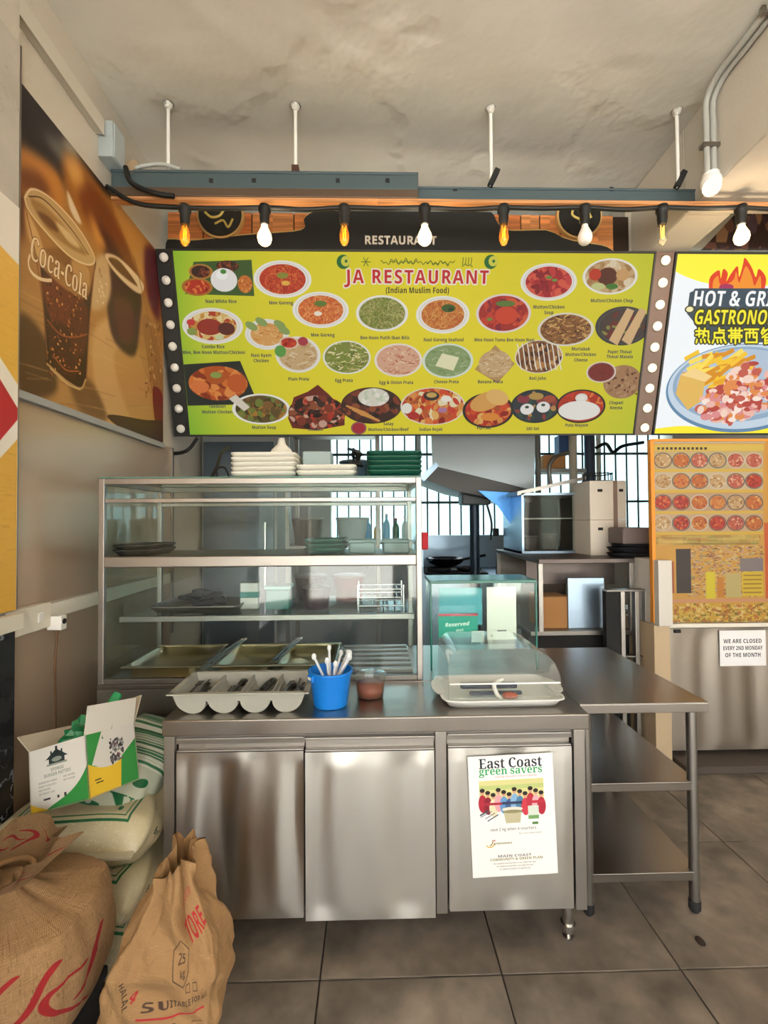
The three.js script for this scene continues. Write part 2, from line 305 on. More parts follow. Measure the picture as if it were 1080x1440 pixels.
// tilted line of lit signs: lower edge at y 2.053, z -3.01, leaning forwards to y 3.115, z -2.74
const SB = V(0, 2.053, -3.01), ST = V(0, 3.115, -2.74), SH = SB.distanceTo(ST), TILT = Math.atan2(ST.z - SB.z, ST.y - SB.y), SDOWN = SB.clone().sub(ST).normalize();
function tilted(name, label, cat, x, group) { const o = thing(name, label, cat, [x, SB.y, SB.z], 0, group); o.rotation.x = TILT; return o; }
function signFace(parent, w, tex, glow) {
  const m = mat({ map: tex, color: 0x383838, roughness: 0.8, emissive: 0xffffff, emissiveMap: tex, emissiveIntensity: glow });
  const g = new THREE.PlaneGeometry(w, SH - 0.02); g.translate(0, SH / 2, 0.001);
  return part('sign_face', g, m, parent);
}
{
  // the yellow restaurant sign
  const x0 = -1.184, x1 = 1.716, w = x1 - x0, W = 2048, H = Math.round((2048 * SH) / w);
  const s = tilted('sign_box', 'long yellow lit menu sign with printed dishes hanging over the food stall', 'sign', (x0 + x1) / 2);
  const map = printMap(V(x0, ST.y, ST.z), V(1, 0, 0), SDOWN, w, SH, W, H), K = map.sx(560, 480);
  const tex = canvasTex(W, H, (g) => {
    const bg = g.createRadialGradient(W * 0.55, H * 0.42, H * 0.2, W * 0.55, H * 0.42, W * 0.62);
    bg.addColorStop(0, '#ead928'); bg.addColorStop(0.55, '#e0d42a'); bg.addColorStop(0.78, '#c6cf30'); bg.addColorStop(1, '#6fb02e');
    g.fillStyle = bg; g.fillRect(0, 0, W, H);
    const D = (px, py, rx, ry, o) => { const [x, y] = map(px, py); dish(g, x, y, rx * map.sx(px, py), ry * map.sy(px, py), o); };
    const blob = (px, py, rx, ry, c, rot = 0) => { const [x, y] = map(px, py); ell(g, x, y, rx * K, ry * K, c, rot); };
    const poly = (pts, c) => { g.fillStyle = c; g.beginPath(); pts.forEach(([a, b], i) => { const q = map(a, b); i ? g.lineTo(...q) : g.moveTo(...q); }); g.closePath(); g.fill(); };
    // rows of dishes, placed as on the sign
    poly([[258, 412], [270, 366], [352, 363], [356, 415]], '#3d5a2a');
    D(275, 402, 22, 13, { plate: '#b5762c', rim: '#8a4f1c', pal: RED, kind: 'chunk', n: 30 }); D(280, 380, 17, 11, { plate: '#c98c3a', rim: '#6b3f22', pal: DRK, kind: 'chunk', n: 30 });
    D(318, 372, 20, 10, { plate: null, pal: DRK, kind: 'chunk', n: 40 }); D(343, 398, 13, 16, { plate: null, pal: ORG, kind: 'chunk', n: 40 }); blob(313, 392, 18, 15, '#ebe8e2'); blob(310, 385, 8, 6, '#f8f7f3'); blob(312, 380, 4, 3, '#4a8a3a');
    D(396, 391, 41, 27, { pal: RED, top: [[0, -0.2, 0.2, 0.1, '#8a8a34'], [0.1, 0.2, 0.15, 0.08, '#e8b04a']] });
    D(450, 435, 40, 26, { pal: ['#d2642c', '#e08a4a', '#b84420', '#efa860'], top: [[0, -0.35, 0.22, 0.1, '#5f7a30'], [-0.1, 0.2, 0.14, 0.08, '#f2e6d0']] });
    D(537, 440, 37, 26, { pal: GRN, inner: 0.88 });
    D(623, 442, 38, 27, { pal: ORG, top: [[0.2, -0.35, 0.26, 0.14, '#3f5a26'], [0.3, -0.3, 0.12, 0.06, '#27401a']] });
    D(709, 440, 39, 28, { plate: '#e8d9d4', rim: '#7a2440', pal: ['#a82a24', '#c9402c', '#8a2033', '#d25a34'], kind: 'chunk', n: 90, inner: 0.9, top: [[0.1, 0.1, 0.42, 0.3, '#d2452a'], [0.05, -0.5, 0.35, 0.1, '#5a7a34'], [-0.5, 0.3, 0.1, 0.06, '#6f8a3a']] });
    D(773, 395, 40, 27, { pal: ['#a8202c', '#c73b3a', '#8a1a24', '#dc5a44'], kind: 'chunk', n: 140, inner: 0.82, top: [[0, -0.25, 0.12, 0.05, '#5a8a3a'], [0.2, -0.1, 0.1, 0.05, '#6a9a44']] });
    D(860, 387, 39, 26, { pal: TAN, kind: 'chunk', n: 90, inner: 0.9, top: [[-0.1, 0, 0.36, 0.3, '#5b2a1c'], [-0.55, -0.1, 0.22, 0.2, '#c43a24'], [0.45, -0.1, 0.24, 0.2, '#cfa068'], [0.1, 0.55, 0.22, 0.1, '#3f7a2c'], [-0.4, 0.55, 0.25, 0.12, '#c9cc8a']] });
    D(297, 458, 43, 26, { plate: '#ece6dc', pal: ['#d9b46a', '#e6cf94', '#c98c3a', '#b5412a'], kind: 'chunk', n: 90, top: [[-0.1, 0.05, 0.42, 0.26, '#9a3324'], [0.45, 0.15, 0.28, 0.2, '#5e2a22'], [-0.7, 0.3, 0.16, 0.12, '#8a9a4a'], [-0.7, -0.2, 0.14, 0.1, '#c73b3a'], [0.2, 0.62, 0.14, 0.08, '#c9d0a0']] });
    D(374, 470, 31, 22, { plate: '#e9e6de', pal: ['#d9a05a', '#c27a34', '#e8c48a'], kind: 'streak', n: 60, inner: 0.75 }); for (const [a, b] of [[352, 458], [392, 456], [398, 464], [366, 452]]) blob(a, b, 9, 5, '#8aa05a', 0.5);
    D(418, 499, 32, 26, { plate: '#eae4d8', pal: TAN, kind: 'streak', n: 60, inner: 0.85 }); D(405, 482, 14, 9, { plate: '#e0c0a0', pal: RED, kind: 'chunk', n: 20 }); blob(425, 480, 7, 6, '#a83a44'); blob(393, 494, 8, 8, '#5a9a44');
    D(487, 503, 34, 24, { plate: '#e8e6da', pal: GRN.concat(['#d9d08a', '#e6dcb0']), kind: 'streak', n: 140, inner: 0.92 });
    D(560, 507, 34, 24, { plate: '#ece0d4', pal: ['#d9a88a', '#c98a6a', '#e6c8a8', '#b5684a'], kind: 'streak', n: 130, inner: 0.9 });
    D(630, 508, 36, 25, { plate: '#d8e2d4', pal: ['#8aa06a', '#a8b58a', '#6f8a4f'], kind: 'streak', n: 90, inner: 0.9 }); poly([[612, 515], [622, 497], [646, 503], [638, 522]], '#e8e4b8');
    poly([[668, 520], [697, 485], [725, 512], [700, 540]], '#b59058'); D(697, 512, 26, 22, { plate: null, pal: TAN, kind: 'streak', n: 90, inner: 0.9 });
    D(759, 502, 34, 24, { plate: '#e6ded0', pal: BRN, kind: 'chunk', n: 70, inner: 0.95 });
    g.strokeStyle = '#efe9dc'; g.lineWidth = 1.6 * K; for (let i = -4; i <= 4; i++) { const a = map(759 + i * 7 - 3, 483), b = map(759 + i * 7 + 4, 521); g.beginPath(); g.moveTo(...a); g.bezierCurveTo(a[0] + 12, a[1] + 25, b[0] - 14, b[1] - 25, ...b); g.stroke(); }
    D(797, 463, 40, 24, { plate: '#e3dcc8', pal: BRN.concat(['#d9b060']), kind: 'streak', n: 160, inner: 0.9 });
    D(878, 458, 39, 28, { plate: '#3c3a3a', rim: '#55504c', pal: ['#4a3a34', '#6b2a24', '#8a8a44'], kind: 'chunk', n: 30 });
    for (const [a, b] of [[858, 482], [876, 482]]) poly([[a, b - 4], [a + 26, b - 50], [a + 36, b - 46], [a + 12, b + 4]], '#dcb684');
    D(877, 538, 27, 24, { plate: '#a8805a', rim: '#b08a64', pal: ['#a87c58', '#b5906a', '#946a48'], kind: 'chunk', n: 40, inner: 0.95 }); for (let i = 0; i < 16; i++) blob(877 + rr(-20, 20), 538 + rr(-17, 17), rr(1, 2.4), rr(1, 2), '#5e3824');
    D(847, 524, 21, 15, { plate: '#e8dcd0', rim: '#6b2320', pal: ['#7d2a24', '#922f28', '#5e1f1c'], kind: 'grain', n: 80, inner: 0.85 });
    poly([[256, 513], [336, 508], [356, 556], [345, 570], [262, 572]], '#232a24'); D(305, 540, 44, 26, { plate: null, pal: ['#b5501c', '#d2702c', '#8a3414', '#e08a44'], kind: 'chunk', n: 60, inner: 0.95, top: [[-0.05, -0.3, 0.3, 0.2, '#b0561f'], [-0.05, -0.45, 0.18, 0.1, '#8a9a4a'], [0.6, 0, 0.3, 0.3, '#c25a24'], [-0.6, 0.2, 0.3, 0.2, '#d9743a']] });
    D(366, 577, 41, 22, { plate: '#efece4', rim: '#b5ac98', pal: ['#5e4a24', '#7d5a2c', '#463a1c', '#a8762c', '#6f7a34'], kind: 'chunk', n: 70, inner: 0.88 }); poly([[320, 562], [330, 556], [350, 574], [342, 580]], '#ddd2c0');
    poly([[404, 590], [412, 560], [432, 552], [446, 542], [462, 556], [484, 580], [484, 600], [444, 607], [410, 604]], '#6b241c'); D(445, 582, 42, 25, { plate: null, pal: DRK.concat(['#a8301f', '#c25a3a', '#c9a08a']), kind: 'chunk', n: 120, inner: 0.97 });
    D(522, 572, 43, 26, { plate: '#33251c', rim: '#33251c', pal: DRK, kind: 'chunk', n: 60, inner: 0.95 }); D(525, 560, 22, 13, { plate: null, pal: ['#d9d6c4', '#c2ccb0', '#eae6da'], kind: 'chunk', n: 40, inner: 1 });
    g.strokeStyle = '#d0924a'; g.lineWidth = 2.6 * K; for (let i = 0; i < 6; i++) { const a = map(486 + i * 4, 572 + i * 2.4), b = map(514 + i * 4, 582 + i * 2.4); g.beginPath(); g.moveTo(...a); g.lineTo(...b); g.stroke(); }
    D(504, 604, 11, 9, { plate: '#7a1a2a', pal: ['#a82434', '#8a1a2a'], kind: 'grain', n: 20 });
    D(609, 573, 46, 27, { plate: '#e6dccc', pal: ORG.concat(RED, ['#e6d9b0']), kind: 'chunk', n: 110, inner: 0.95, top: [[-0.05, -0.55, 0.24, 0.14, '#2e2a24'], [-0.05, -0.6, 0.16, 0.08, '#c9a45a'], [0.4, -0.4, 0.16, 0.1, '#efe9da'], [-0.8, 0.1, 0.16, 0.16, '#e8e6d8'], [-0.6, 0.5, 0.18, 0.12, '#b02a24'], [0.3, 0.2, 0.14, 0.08, '#b07aa0']] });
    D(687, 579, 36, 25, { plate: '#2a211c', rim: '#4a2c1c', pal: RED.concat(ORG), kind: 'chunk', n: 50, inner: 0.9 }); blob(684, 566, 24, 13, '#d9a052', -0.35); blob(700, 560, 17, 11, '#e3b468', 0.3); blob(690, 588, 14, 6, '#e08a34');
    D(754, 573, 35, 24, { plate: '#222a2e', rim: '#2f3a40', pal: ['#28343a', '#2c4a3c', '#8a3a34', '#b5884a'], kind: 'chunk', n: 40, inner: 0.92, top: [[0, -0.6, 0.3, 0.14, '#b5904a'], [-0.5, -0.4, 0.25, 0.14, '#8a3440'], [0.55, -0.45, 0.25, 0.14, '#a84a34']] }); blob(742, 577, 10, 8, '#eceae4'); blob(765, 574, 10, 8, '#eceae4'); blob(742, 574, 3, 2, '#3a4a34'); blob(765, 571, 3, 2, '#3a4a34');
    D(818, 573, 35, 24, { plate: '#241f1c', rim: '#8a2f24', pal: RED, kind: 'chunk', n: 40, inner: 0.92, top: [[0, -0.5, 0.25, 0.18, '#e4e0d8'], [0, -0.5, 0.15, 0.1, '#eceae2']] }); blob(816, 579, 31, 14, '#efece4');
    // writing
    const text = (str, px, py, size, o = {}) => { const [x, y] = map(px, py); g.save(); g.translate(x, y); g.scale(o.sx ?? 1, 1); g.font = `${o.w ?? 'bold'} ${size * K}px ${o.f ?? 'sans-serif'}`; g.textAlign = o.a ?? 'center'; g.textBaseline = 'alphabetic'; if (o.track) g.letterSpacing = o.track * K + 'px'; if (o.outline) { g.strokeStyle = o.outline; g.lineWidth = o.ow * K; g.lineJoin = 'round'; g.strokeText(str, 0, 0); } g.fillStyle = o.c ?? '#2b2d5a'; g.fillText(str, 0, 0); g.restore(); };
    text('JA RESTAURANT', 588, 397, 24, { c: '#c8262a', outline: '#f6ead8', ow: 3.5, track: 1.8, sx: 0.98 });
    text('(Indian Muslim Food)', 587, 411, 10.5, { c: '#2c2a1e', w: 'bold', sx: 0.82 });
    for (const [cx, f] of [[482, 1], [691, 1]]) { blob(cx, 366, 9, 9, '#1f6a34'); blob(cx + 3.4, 365, 6.4, 6.6, '#d7d24a'); blob(cx + 4, 365, 2, 2, '#1f6a34'); void f; }
    g.strokeStyle = '#6a7a1e'; g.lineWidth = 1.1 * K; g.lineCap = 'round';
    const script = (x0_, x1_, y, amp) => { g.beginPath(); for (let x = x0_; x <= x1_; x += 1.5) { const q = map(x, y + Math.sin(x * 0.9) * amp + Math.sin(x * 0.37 + 1) * amp * 0.8); x === x0_ ? g.moveTo(...q) : g.lineTo(...q); } g.stroke(); };
    script(535, 640, 367, 1.6); script(548, 588, 365, 2.4); script(600, 632, 368, 2.2); for (let i = 0; i < 6; i++) { const a = i * 1.05, q = map(514, 366), r = 6 * K; g.beginPath(); g.moveTo(...q); g.lineTo(q[0] + Math.cos(a) * r, q[1] + Math.sin(a) * r); g.stroke(); }
    for (const dx of [652, 656, 660, 664]) { const a = map(dx, 360), b = map(dx - 1, 370); g.beginPath(); g.moveTo(...a); g.lineTo(...b); g.stroke(); } script(650, 666, 371, 1.2);
    const cap = (str, px, py, s = 6.2) => text(str, px, py, s, { sx: 0.92 });
    cap('Nasi White Rice', 309, 425); cap('Mee Goreng', 394, 427); cap('Mee Goreng', 453, 473); cap('Bee Hoon Putih Ikan Bilis', 541, 477); cap('Nasi Goreng Seafood', 624, 480); cap('Mee Hoon Tomo Bee Hoon Nasi', 710, 480);
    cap('Mutton/Chicken', 773, 433); cap('Soup', 773, 441); cap('Mutton/Chicken Chop', 862, 424); cap('Combo Rice', 298, 490); cap('Mee, Bee Hoon Mutton/Chicken', 299, 498); cap('Nasi Ayam', 366, 502); cap('Chicken', 366, 510); cap('Plain Prata', 419, 536); cap('Egg Prata', 483, 538); cap('Egg & Onion Prata', 557, 541); cap('Cheese Prata', 628, 540); cap('Banana Prata', 690, 540); cap('Roti John', 757, 535);
    cap('Murtabak', 818, 493); cap('Mutton/Chicken', 818, 501); cap('Cheese', 818, 509); cap('Paper Thosai', 873, 497); cap('Thosai Masala', 873, 504); cap('Chapati', 868, 570); cap('Keema', 868, 577); cap('Tandoori', 304, 575); cap('Mutton Chicken', 304, 583); cap('Mutton Soup', 370, 605); cap('Chicken', 443, 608); cap('Satay', 546, 600); cap('Mutton/Chicken/Beef', 546, 608); cap('Indian Rojak', 606, 608); cap('Puri Set', 681, 606); cap('Idli Set', 750, 607); cap('Putu Mayam', 812, 602);
  });
  signFace(s, w - 0.02, tex, 0.7);
  part('housing', bx(w, SH, 0.14, 0, SH / 2, -0.073, 0.004), M.blackMatte, s);
  part('frame', join(bx(w, 0.012, 0.012, 0, 0.006, 0.002, 0.001), bx(w, 0.012, 0.012, 0, SH - 0.006, 0.002, 0.001), bx(0.012, SH, 0.012, -w / 2 + 0.006, SH / 2, 0.002, 0.001), bx(0.012, SH, 0.012, w / 2 - 0.006, SH / 2, 0.002, 0.001)), M.black, s);
  const l = new THREE.RectAreaLight(0xf4eeb8, 0.12, w - 0.04, SH - 0.04); l.position.set((x0 + x1) / 2, (SB.y + ST.y) / 2, (SB.z + ST.z) / 2); l.name = 'sign_glow';
  const nrm = V(0, -Math.sin(TILT), Math.cos(TILT)); l.position.addScaledVector(nrm, 0.02); l.lookAt(l.position.clone().add(nrm)); scene.add(l);
}
{
  // the neighbour's sign
  const x0 = 1.834, x1 = 3.9, w = x1 - x0, W = 1536, H = Math.round((1536 * SH) / w);
  const s = tilted('sign_box', 'bright white and yellow lit sign with a grill plate over the next stall', 'sign', (x0 + x1) / 2);
  const map = printMap(V(x0, ST.y, ST.z), V(1, 0, 0), SDOWN, w, SH, W, H), K = map.sx(1000, 480);
  const tex = canvasTex(W, H, (g) => {
    g.fillStyle = '#eef3f6'; g.fillRect(0, 0, W, H);
    const P = (a, b) => map(a, b);
    const path = (pts, c, stroke, lw) => { g.beginPath(); pts.forEach((p, i) => { const q = P(...p); i ? g.lineTo(...q) : g.moveTo(...q); }); if (c) { g.closePath(); g.fillStyle = c; g.fill(); } if (stroke) { g.strokeStyle = stroke; g.lineWidth = lw * K; g.lineJoin = 'round'; g.stroke(); } };
    const curve = (pts) => { const c = new THREE.CatmullRomCurve3(pts.map(([a, b]) => V(a, b, 0))); return c.getPoints(60).map((p) => [p.x, p.y]); };
    g.fillStyle = '#fff200'; g.fillRect(0, 0, W, P(950, 372)[1]);
    path([...curve([[940, 375], [960, 386], [990, 396], [1040, 402], [1100, 398], [1300, 380]]), [1300, 340], [940, 340]], '#fdf03c');
    path([...curve([[910, 606], [960, 601], [1010, 606], [1080, 603], [1300, 600]]), [1300, 640], [910, 640]], '#fbe92c');
    // plate with chips, bread and meat
    const E_ = (px, py, rx, ry, c, rot = 0) => { const [x, y] = P(px, py); ell(g, x, y, rx * K, ry * K, c, rot); };
    E_(1042, 548, 110, 62, '#5f86a8'); E_(1042, 546, 107, 59, '#c2d2e0'); E_(1040, 542, 98, 52, '#8fa9c2'); E_(1040, 540, 92, 47, '#aebfd2');
    for (let i = 0; i < 46; i++) { const a = P(975 + rr(-8, 75), 500 + rr(0, 40)), t = rr(-0.9, -0.1), L = rr(20, 40) * K; g.save(); g.translate(...a); g.rotate(t); g.fillStyle = pick(['#f2c22e', '#e8a41e', '#f7d95a', '#d98f1c']); g.fillRect(-L / 2, -3 * K, L, 6 * K); g.restore(); }
    path([[948, 555], [955, 528], [990, 535], [985, 565], [965, 578]], '#e0b45a'); path([[955, 528], [975, 518], [1000, 530], [990, 538]], '#f0d08a');
    const meat = (cx, cy, rx, ry, n) => { for (let i = 0; i < n; i++) { const a = rnd() * 7, q = Math.sqrt(rnd()); E_(cx + Math.cos(a) * q * rx, cy + Math.sin(a) * q * ry, rr(3, 9), rr(3, 6), pick(['#d98a8a', '#e8b4a8', '#c25a4a', '#f0d0c0', '#b5443a', '#e08a4a', '#f4e0d4'])); } };
    meat(1020, 570, 40, 26, 150); meat(1062, 545, 42, 34, 170);
    // flames
    const flame = (pts, c) => path(curve(pts), c);
    flame([[995, 408], [997, 388], [1010, 378], [1012, 390], [1016, 376], [1022, 382], [1020, 394], [1026, 384], [1036, 372], [1038, 388], [1044, 368], [1046, 360], [1056, 374], [1062, 388], [1066, 376], [1076, 388], [1074, 408]], '#e2401c');
    flame([[1000, 408], [1002, 392], [1008, 386], [1012, 400], [1030, 392], [1034, 380], [1038, 396], [1048, 372], [1056, 386], [1060, 400], [1068, 386], [1070, 408]], '#f0922a'); E_(1020, 402, 10, 4, '#a82a5a');
    // lettering
    const text = (str, px, py, size, c, oc, ow, sx = 1) => { const [x, y] = P(px, py); g.save(); g.translate(x, y); g.scale(sx, 1); g.font = `bold ${size * K}px sans-serif`; g.textAlign = 'left'; g.lineJoin = 'round'; g.strokeStyle = oc; g.lineWidth = ow * K; g.strokeText(str, 0, 0); g.fillStyle = c; g.fillText(str, 0, 0); g.restore(); };
    path([[968, 410], [982, 404], [1300, 404], [1300, 480], [985, 482], [976, 455], [964, 440]], '#3d4c58');
    text('HOT & GRILL', 971, 429, 27, '#f6f8f8', '#3d4c58', 6, 0.82); text('GASTRONOMY', 973, 455, 26, '#f4e62c', '#3a3a18', 6, 0.74);
    E_(968, 434, 7, 5, '#3a3a18'); E_(968, 434, 5, 3.5, '#efe6b0');
    // five characters drawn stroke by stroke in a 10 x 10 box
    const hz = [
      [[0, 2, 4, 1.6], [2.2, 0, 2.2, 5.6], [0, 4.4, 4, 3.6], [4.6, 2, 9, 2], [9, 2, 9, 6], [6.4, 0.2, 5, 6.2], [5, 3.4, 7, 5], [0.6, 7.4, 0.2, 9.4], [3.4, 7.4, 3.8, 9.2], [6, 7.4, 6.6, 9.2], [8.6, 7.2, 9.8, 9.4]],
      [[5, 0, 5, 3], [5, 1.4, 8.6, 1.4], [1.6, 3, 8.4, 3], [1.6, 3, 1.6, 6.2], [8.4, 3, 8.4, 6.2], [1.6, 6.2, 8.4, 6.2], [1, 7.6, 0.2, 9.6], [3.6, 7.6, 4, 9.4], [6, 7.6, 6.6, 9.4], [8.6, 7.4, 9.8, 9.6]],
      [[0, 1.6, 10, 1.6], [2, 0, 2, 3.6], [5, 0, 5, 3.6], [8, 0, 8, 3.6], [2, 3.4, 8, 3.4], [0.4, 4.8, 9.6, 4.8], [0.4, 4.8, 0.4, 6], [9.6, 4.8, 9.6, 6], [2, 6.2, 8, 6.2], [2, 6.2, 2, 9], [8, 6.2, 8, 9], [5, 5, 5, 10]],
      [[0, 0.8, 10, 0.8], [1.2, 3, 8.8, 3], [1.2, 3, 1.2, 9.4], [8.8, 3, 8.8, 9.4], [1.2, 9.2, 8.8, 9.2], [3.8, 0.8, 3.6, 6], [6.2, 0.8, 6.4, 6], [6.4, 6, 8, 6]],
      [[2, 0, 0.4, 3], [1, 1.4, 4, 1.4], [4, 1.4, 1, 4], [5, 0.8, 9, 0.8], [9, 0.8, 6, 4], [6, 1.4, 9, 4], [5, 3.6, 1, 6], [5, 3.6, 9, 6], [3, 6, 7, 6], [3, 6, 3, 10], [7, 6, 7, 8], [3, 8, 7, 8], [3, 10, 8, 9]],
    ];
    for (const [c, lw] of [['#3a3a18', 6.2], ['#f4e82c', 2.6]]) hz.forEach((ch, i) => ch.forEach(([a, b, d, e]) => { const X = 977 + i * 23, Y = 461; const p = P(X + a * 1.95, Y + b * 2.2), q = P(X + d * 1.95, Y + e * 2.2); g.strokeStyle = c; g.lineWidth = lw * K; g.lineCap = 'round'; g.beginPath(); g.moveTo(...p); g.lineTo(...q); g.stroke(); }));
  });
  signFace(s, w - 0.02, tex, 0.95);
  part('housing', bx(w, SH, 0.14, 0, SH / 2, -0.073, 0.004), M.blackMatte, s);
  part('frame', join(bx(w, 0.012, 0.012, 0, 0.006, 0.002, 0.001), bx(w, 0.012, 0.012, 0, SH - 0.006, 0.002, 0.001), bx(0.012, SH, 0.012, -w / 2 + 0.006, SH / 2, 0.002, 0.001), bx(0.012, SH, 0.012, w / 2 - 0.006, SH / 2, 0.002, 0.001)), M.black, s);
  const l = new THREE.RectAreaLight(0xf6f4e0, 0.2, w - 0.04, SH - 0.04); l.position.set((x0 + x1) / 2, (SB.y + ST.y) / 2, (SB.z + ST.z) / 2); l.name = 'sign_glow';
  const nrm = V(0, -Math.sin(TILT), Math.cos(TILT)); l.position.addScaledVector(nrm, 0.02); l.lookAt(l.position.clone().add(nrm)); scene.add(l);
}
// studded bulb strips at both ends of the yellow sign
{
  const bulbOff = mat({ color: 0xd8d6d2, roughness: 0.3 });
  const bulbOn = mat({ color: 0xfff2d8, roughness: 0.3, emissive: 0xffdfa8, emissiveIntensity: 1.6 });
  for (const [x, w, on, label] of [[-1.232, 0.088, false, 'black strip of unlit white bulbs beside the drink poster'], [1.775, 0.116, true, 'brown strip of glowing bulbs between the two lit signs']]) {
    const s = tilted('bulb_strip', label, 'bulb strip', x);
    part('panel', bx(w, SH, 0.1, 0, SH / 2, -0.052, 0.003), on ? mat({ color: 0x6b5448, roughness: 0.45 }) : M.black, s);
    const b = new THREE.SphereGeometry(0.027, 16, 8, 0, Math.PI * 2, 0, Math.PI / 2); b.rotateX(Math.PI / 2); b.scale(1, 1, 0.8);
    const ring = new THREE.TorusGeometry(0.029, 0.004, 6, 20);
    for (let k = 0; k < 9; k++) { const y = SH * (0.045 + 0.9115 * k / 8); part('bulb', b, on ? bulbOn : bulbOff, s, [on ? 0.005 : 0.004, y, -0.002]); part('collar', ring, on ? M.steelDark : M.blackMatte, s, [on ? 0.005 : 0.004, y, -0.001]); }
  }
  const l = new THREE.RectAreaLight(0xffd9a0, 1.2, 0.06, SH * 0.9); l.position.set(1.775, (SB.y + ST.y) / 2 - 0.01, (SB.z + ST.z) / 2 + 0.05); l.lookAt(l.position.clone().add(V(0, -Math.sin(TILT), Math.cos(TILT)))); l.name = 'bulb_strip_glow'; scene.add(l);
}

// ---------------------------------------------------------------- overhead: strut, plank, rods, fascia, string lights, conduits
const ZS = -2.29;
const woodTex = dataTex(512, 128, (u, v) => { const k = 0.8 + 0.26 * (nLine(u * 6, v * 48) - 0.5) + 0.2 * (F1(u, v) - 0.5); return [k * 1.0, k * 0.77, k * 0.56]; }, true, 0.7, 3);
const woodM = mat({ map: woodTex, color: 0xf0dcc4, roughness: 0.55 });
{
  const slate = phys({ color: 0x5a6a70, metalness: 0.55, roughness: 0.5, roughnessMap: smudgeTex });
  const s1 = thing('strut_channel', 'slate grey steel strut channel with slots, hung from the ceiling next to drink poster', 'strut');
  part('web', lim(XW + 0.02, 0.235, 3.155, 3.235, ZS - 0.045, ZS, 0.003), slate, s1);
  part('flange', lim(XW + 0.02, 0.235, 3.11, 3.155, ZS - 0.045, ZS + 0.004, 0.004), phys({ color: 0x6b5a4c, metalness: 0.6, roughness: 0.4 }), s1);
  part('lip', lim(XW + 0.02, 0.235, 3.228, 3.24, ZS - 0.045, ZS + 0.006, 0.002), slate, s1);
  for (const px of [297, 357, 475, 545]) { const q = Q(px, 254, { z: ZS }); part('slot', bx(0.02, 0.02, 0.006, q.x, q.y, ZS + 0.001, 0.001), M.black, s1); }
  const s2 = thing('strut_channel', 'slimmer slate grey strut channel continuing over the lit signs', 'strut');
  part('web', lim(0.2, 4.2, 3.14, 3.2, ZS - 0.09, ZS - 0.05, 0.003), slate, s2);
  part('lip', lim(0.2, 4.2, 3.195, 3.205, ZS - 0.092, ZS - 0.044, 0.002), slate, s2);
  for (const px of [640, 860]) { const q = Q(px, 266, { z: ZS - 0.05 }); part('slot', bx(0.02, 0.02, 0.006, q.x, q.y, ZS - 0.049, 0.001), M.black, s2); }
  single('wooden_plank', lim(XW + 0.02, 4.2, 3.092, 3.109, ZS - 0.045, ZS + 0.002, 0.002), woodM, 'long orange-brown plank under the steel strut', 'plank');
  // threaded rods
  for (const [px, py, low] of [[229, 131, 0], [413, 136, 1], [694, 138, 2], [965, 138, 2]]) {
    const t = Q(px, py, { y: CEIL }), r = thing('hanger_rod', low === 2 ? (px > 900 ? 'thin white hanger rod with a black slanted clip near the grey conduits' : 'thin white hanger rod with a black slanted clip near the strut joint') : low ? 'thin white hanger rod with a brown end clip over the slotted strut' : 'thin white hanger rod with no clip near the drink poster', 'rod', [t.x, CEIL, ZS - 0.03], 0, 'hanger rods');
    const yb = px < 600 ? 3.235 : 3.2;
    part('rod', rod([0, 0, 0], [0, yb - CEIL, 0], 0.009, 8), M.white, r);
    part('ceiling_anchor', lathe([[0, 0], [0.028, 0], [0.02, -0.012], [0.011, -0.03], [0, -0.03]], 12), M.plaster, r);
    if (low) part('clip', low === 1 ? bx(0.035, 0.05, 0.04, 0, yb - CEIL + 0.026, 0, 0.003) : bx(0.028, 0.09, 0.03).rotateZ(-0.45).translate(0.012, yb - CEIL + 0.042, 0), low === 1 ? mat({ color: 0x4a2c20, roughness: 0.7 }) : M.blackMatte, r);
  }
}
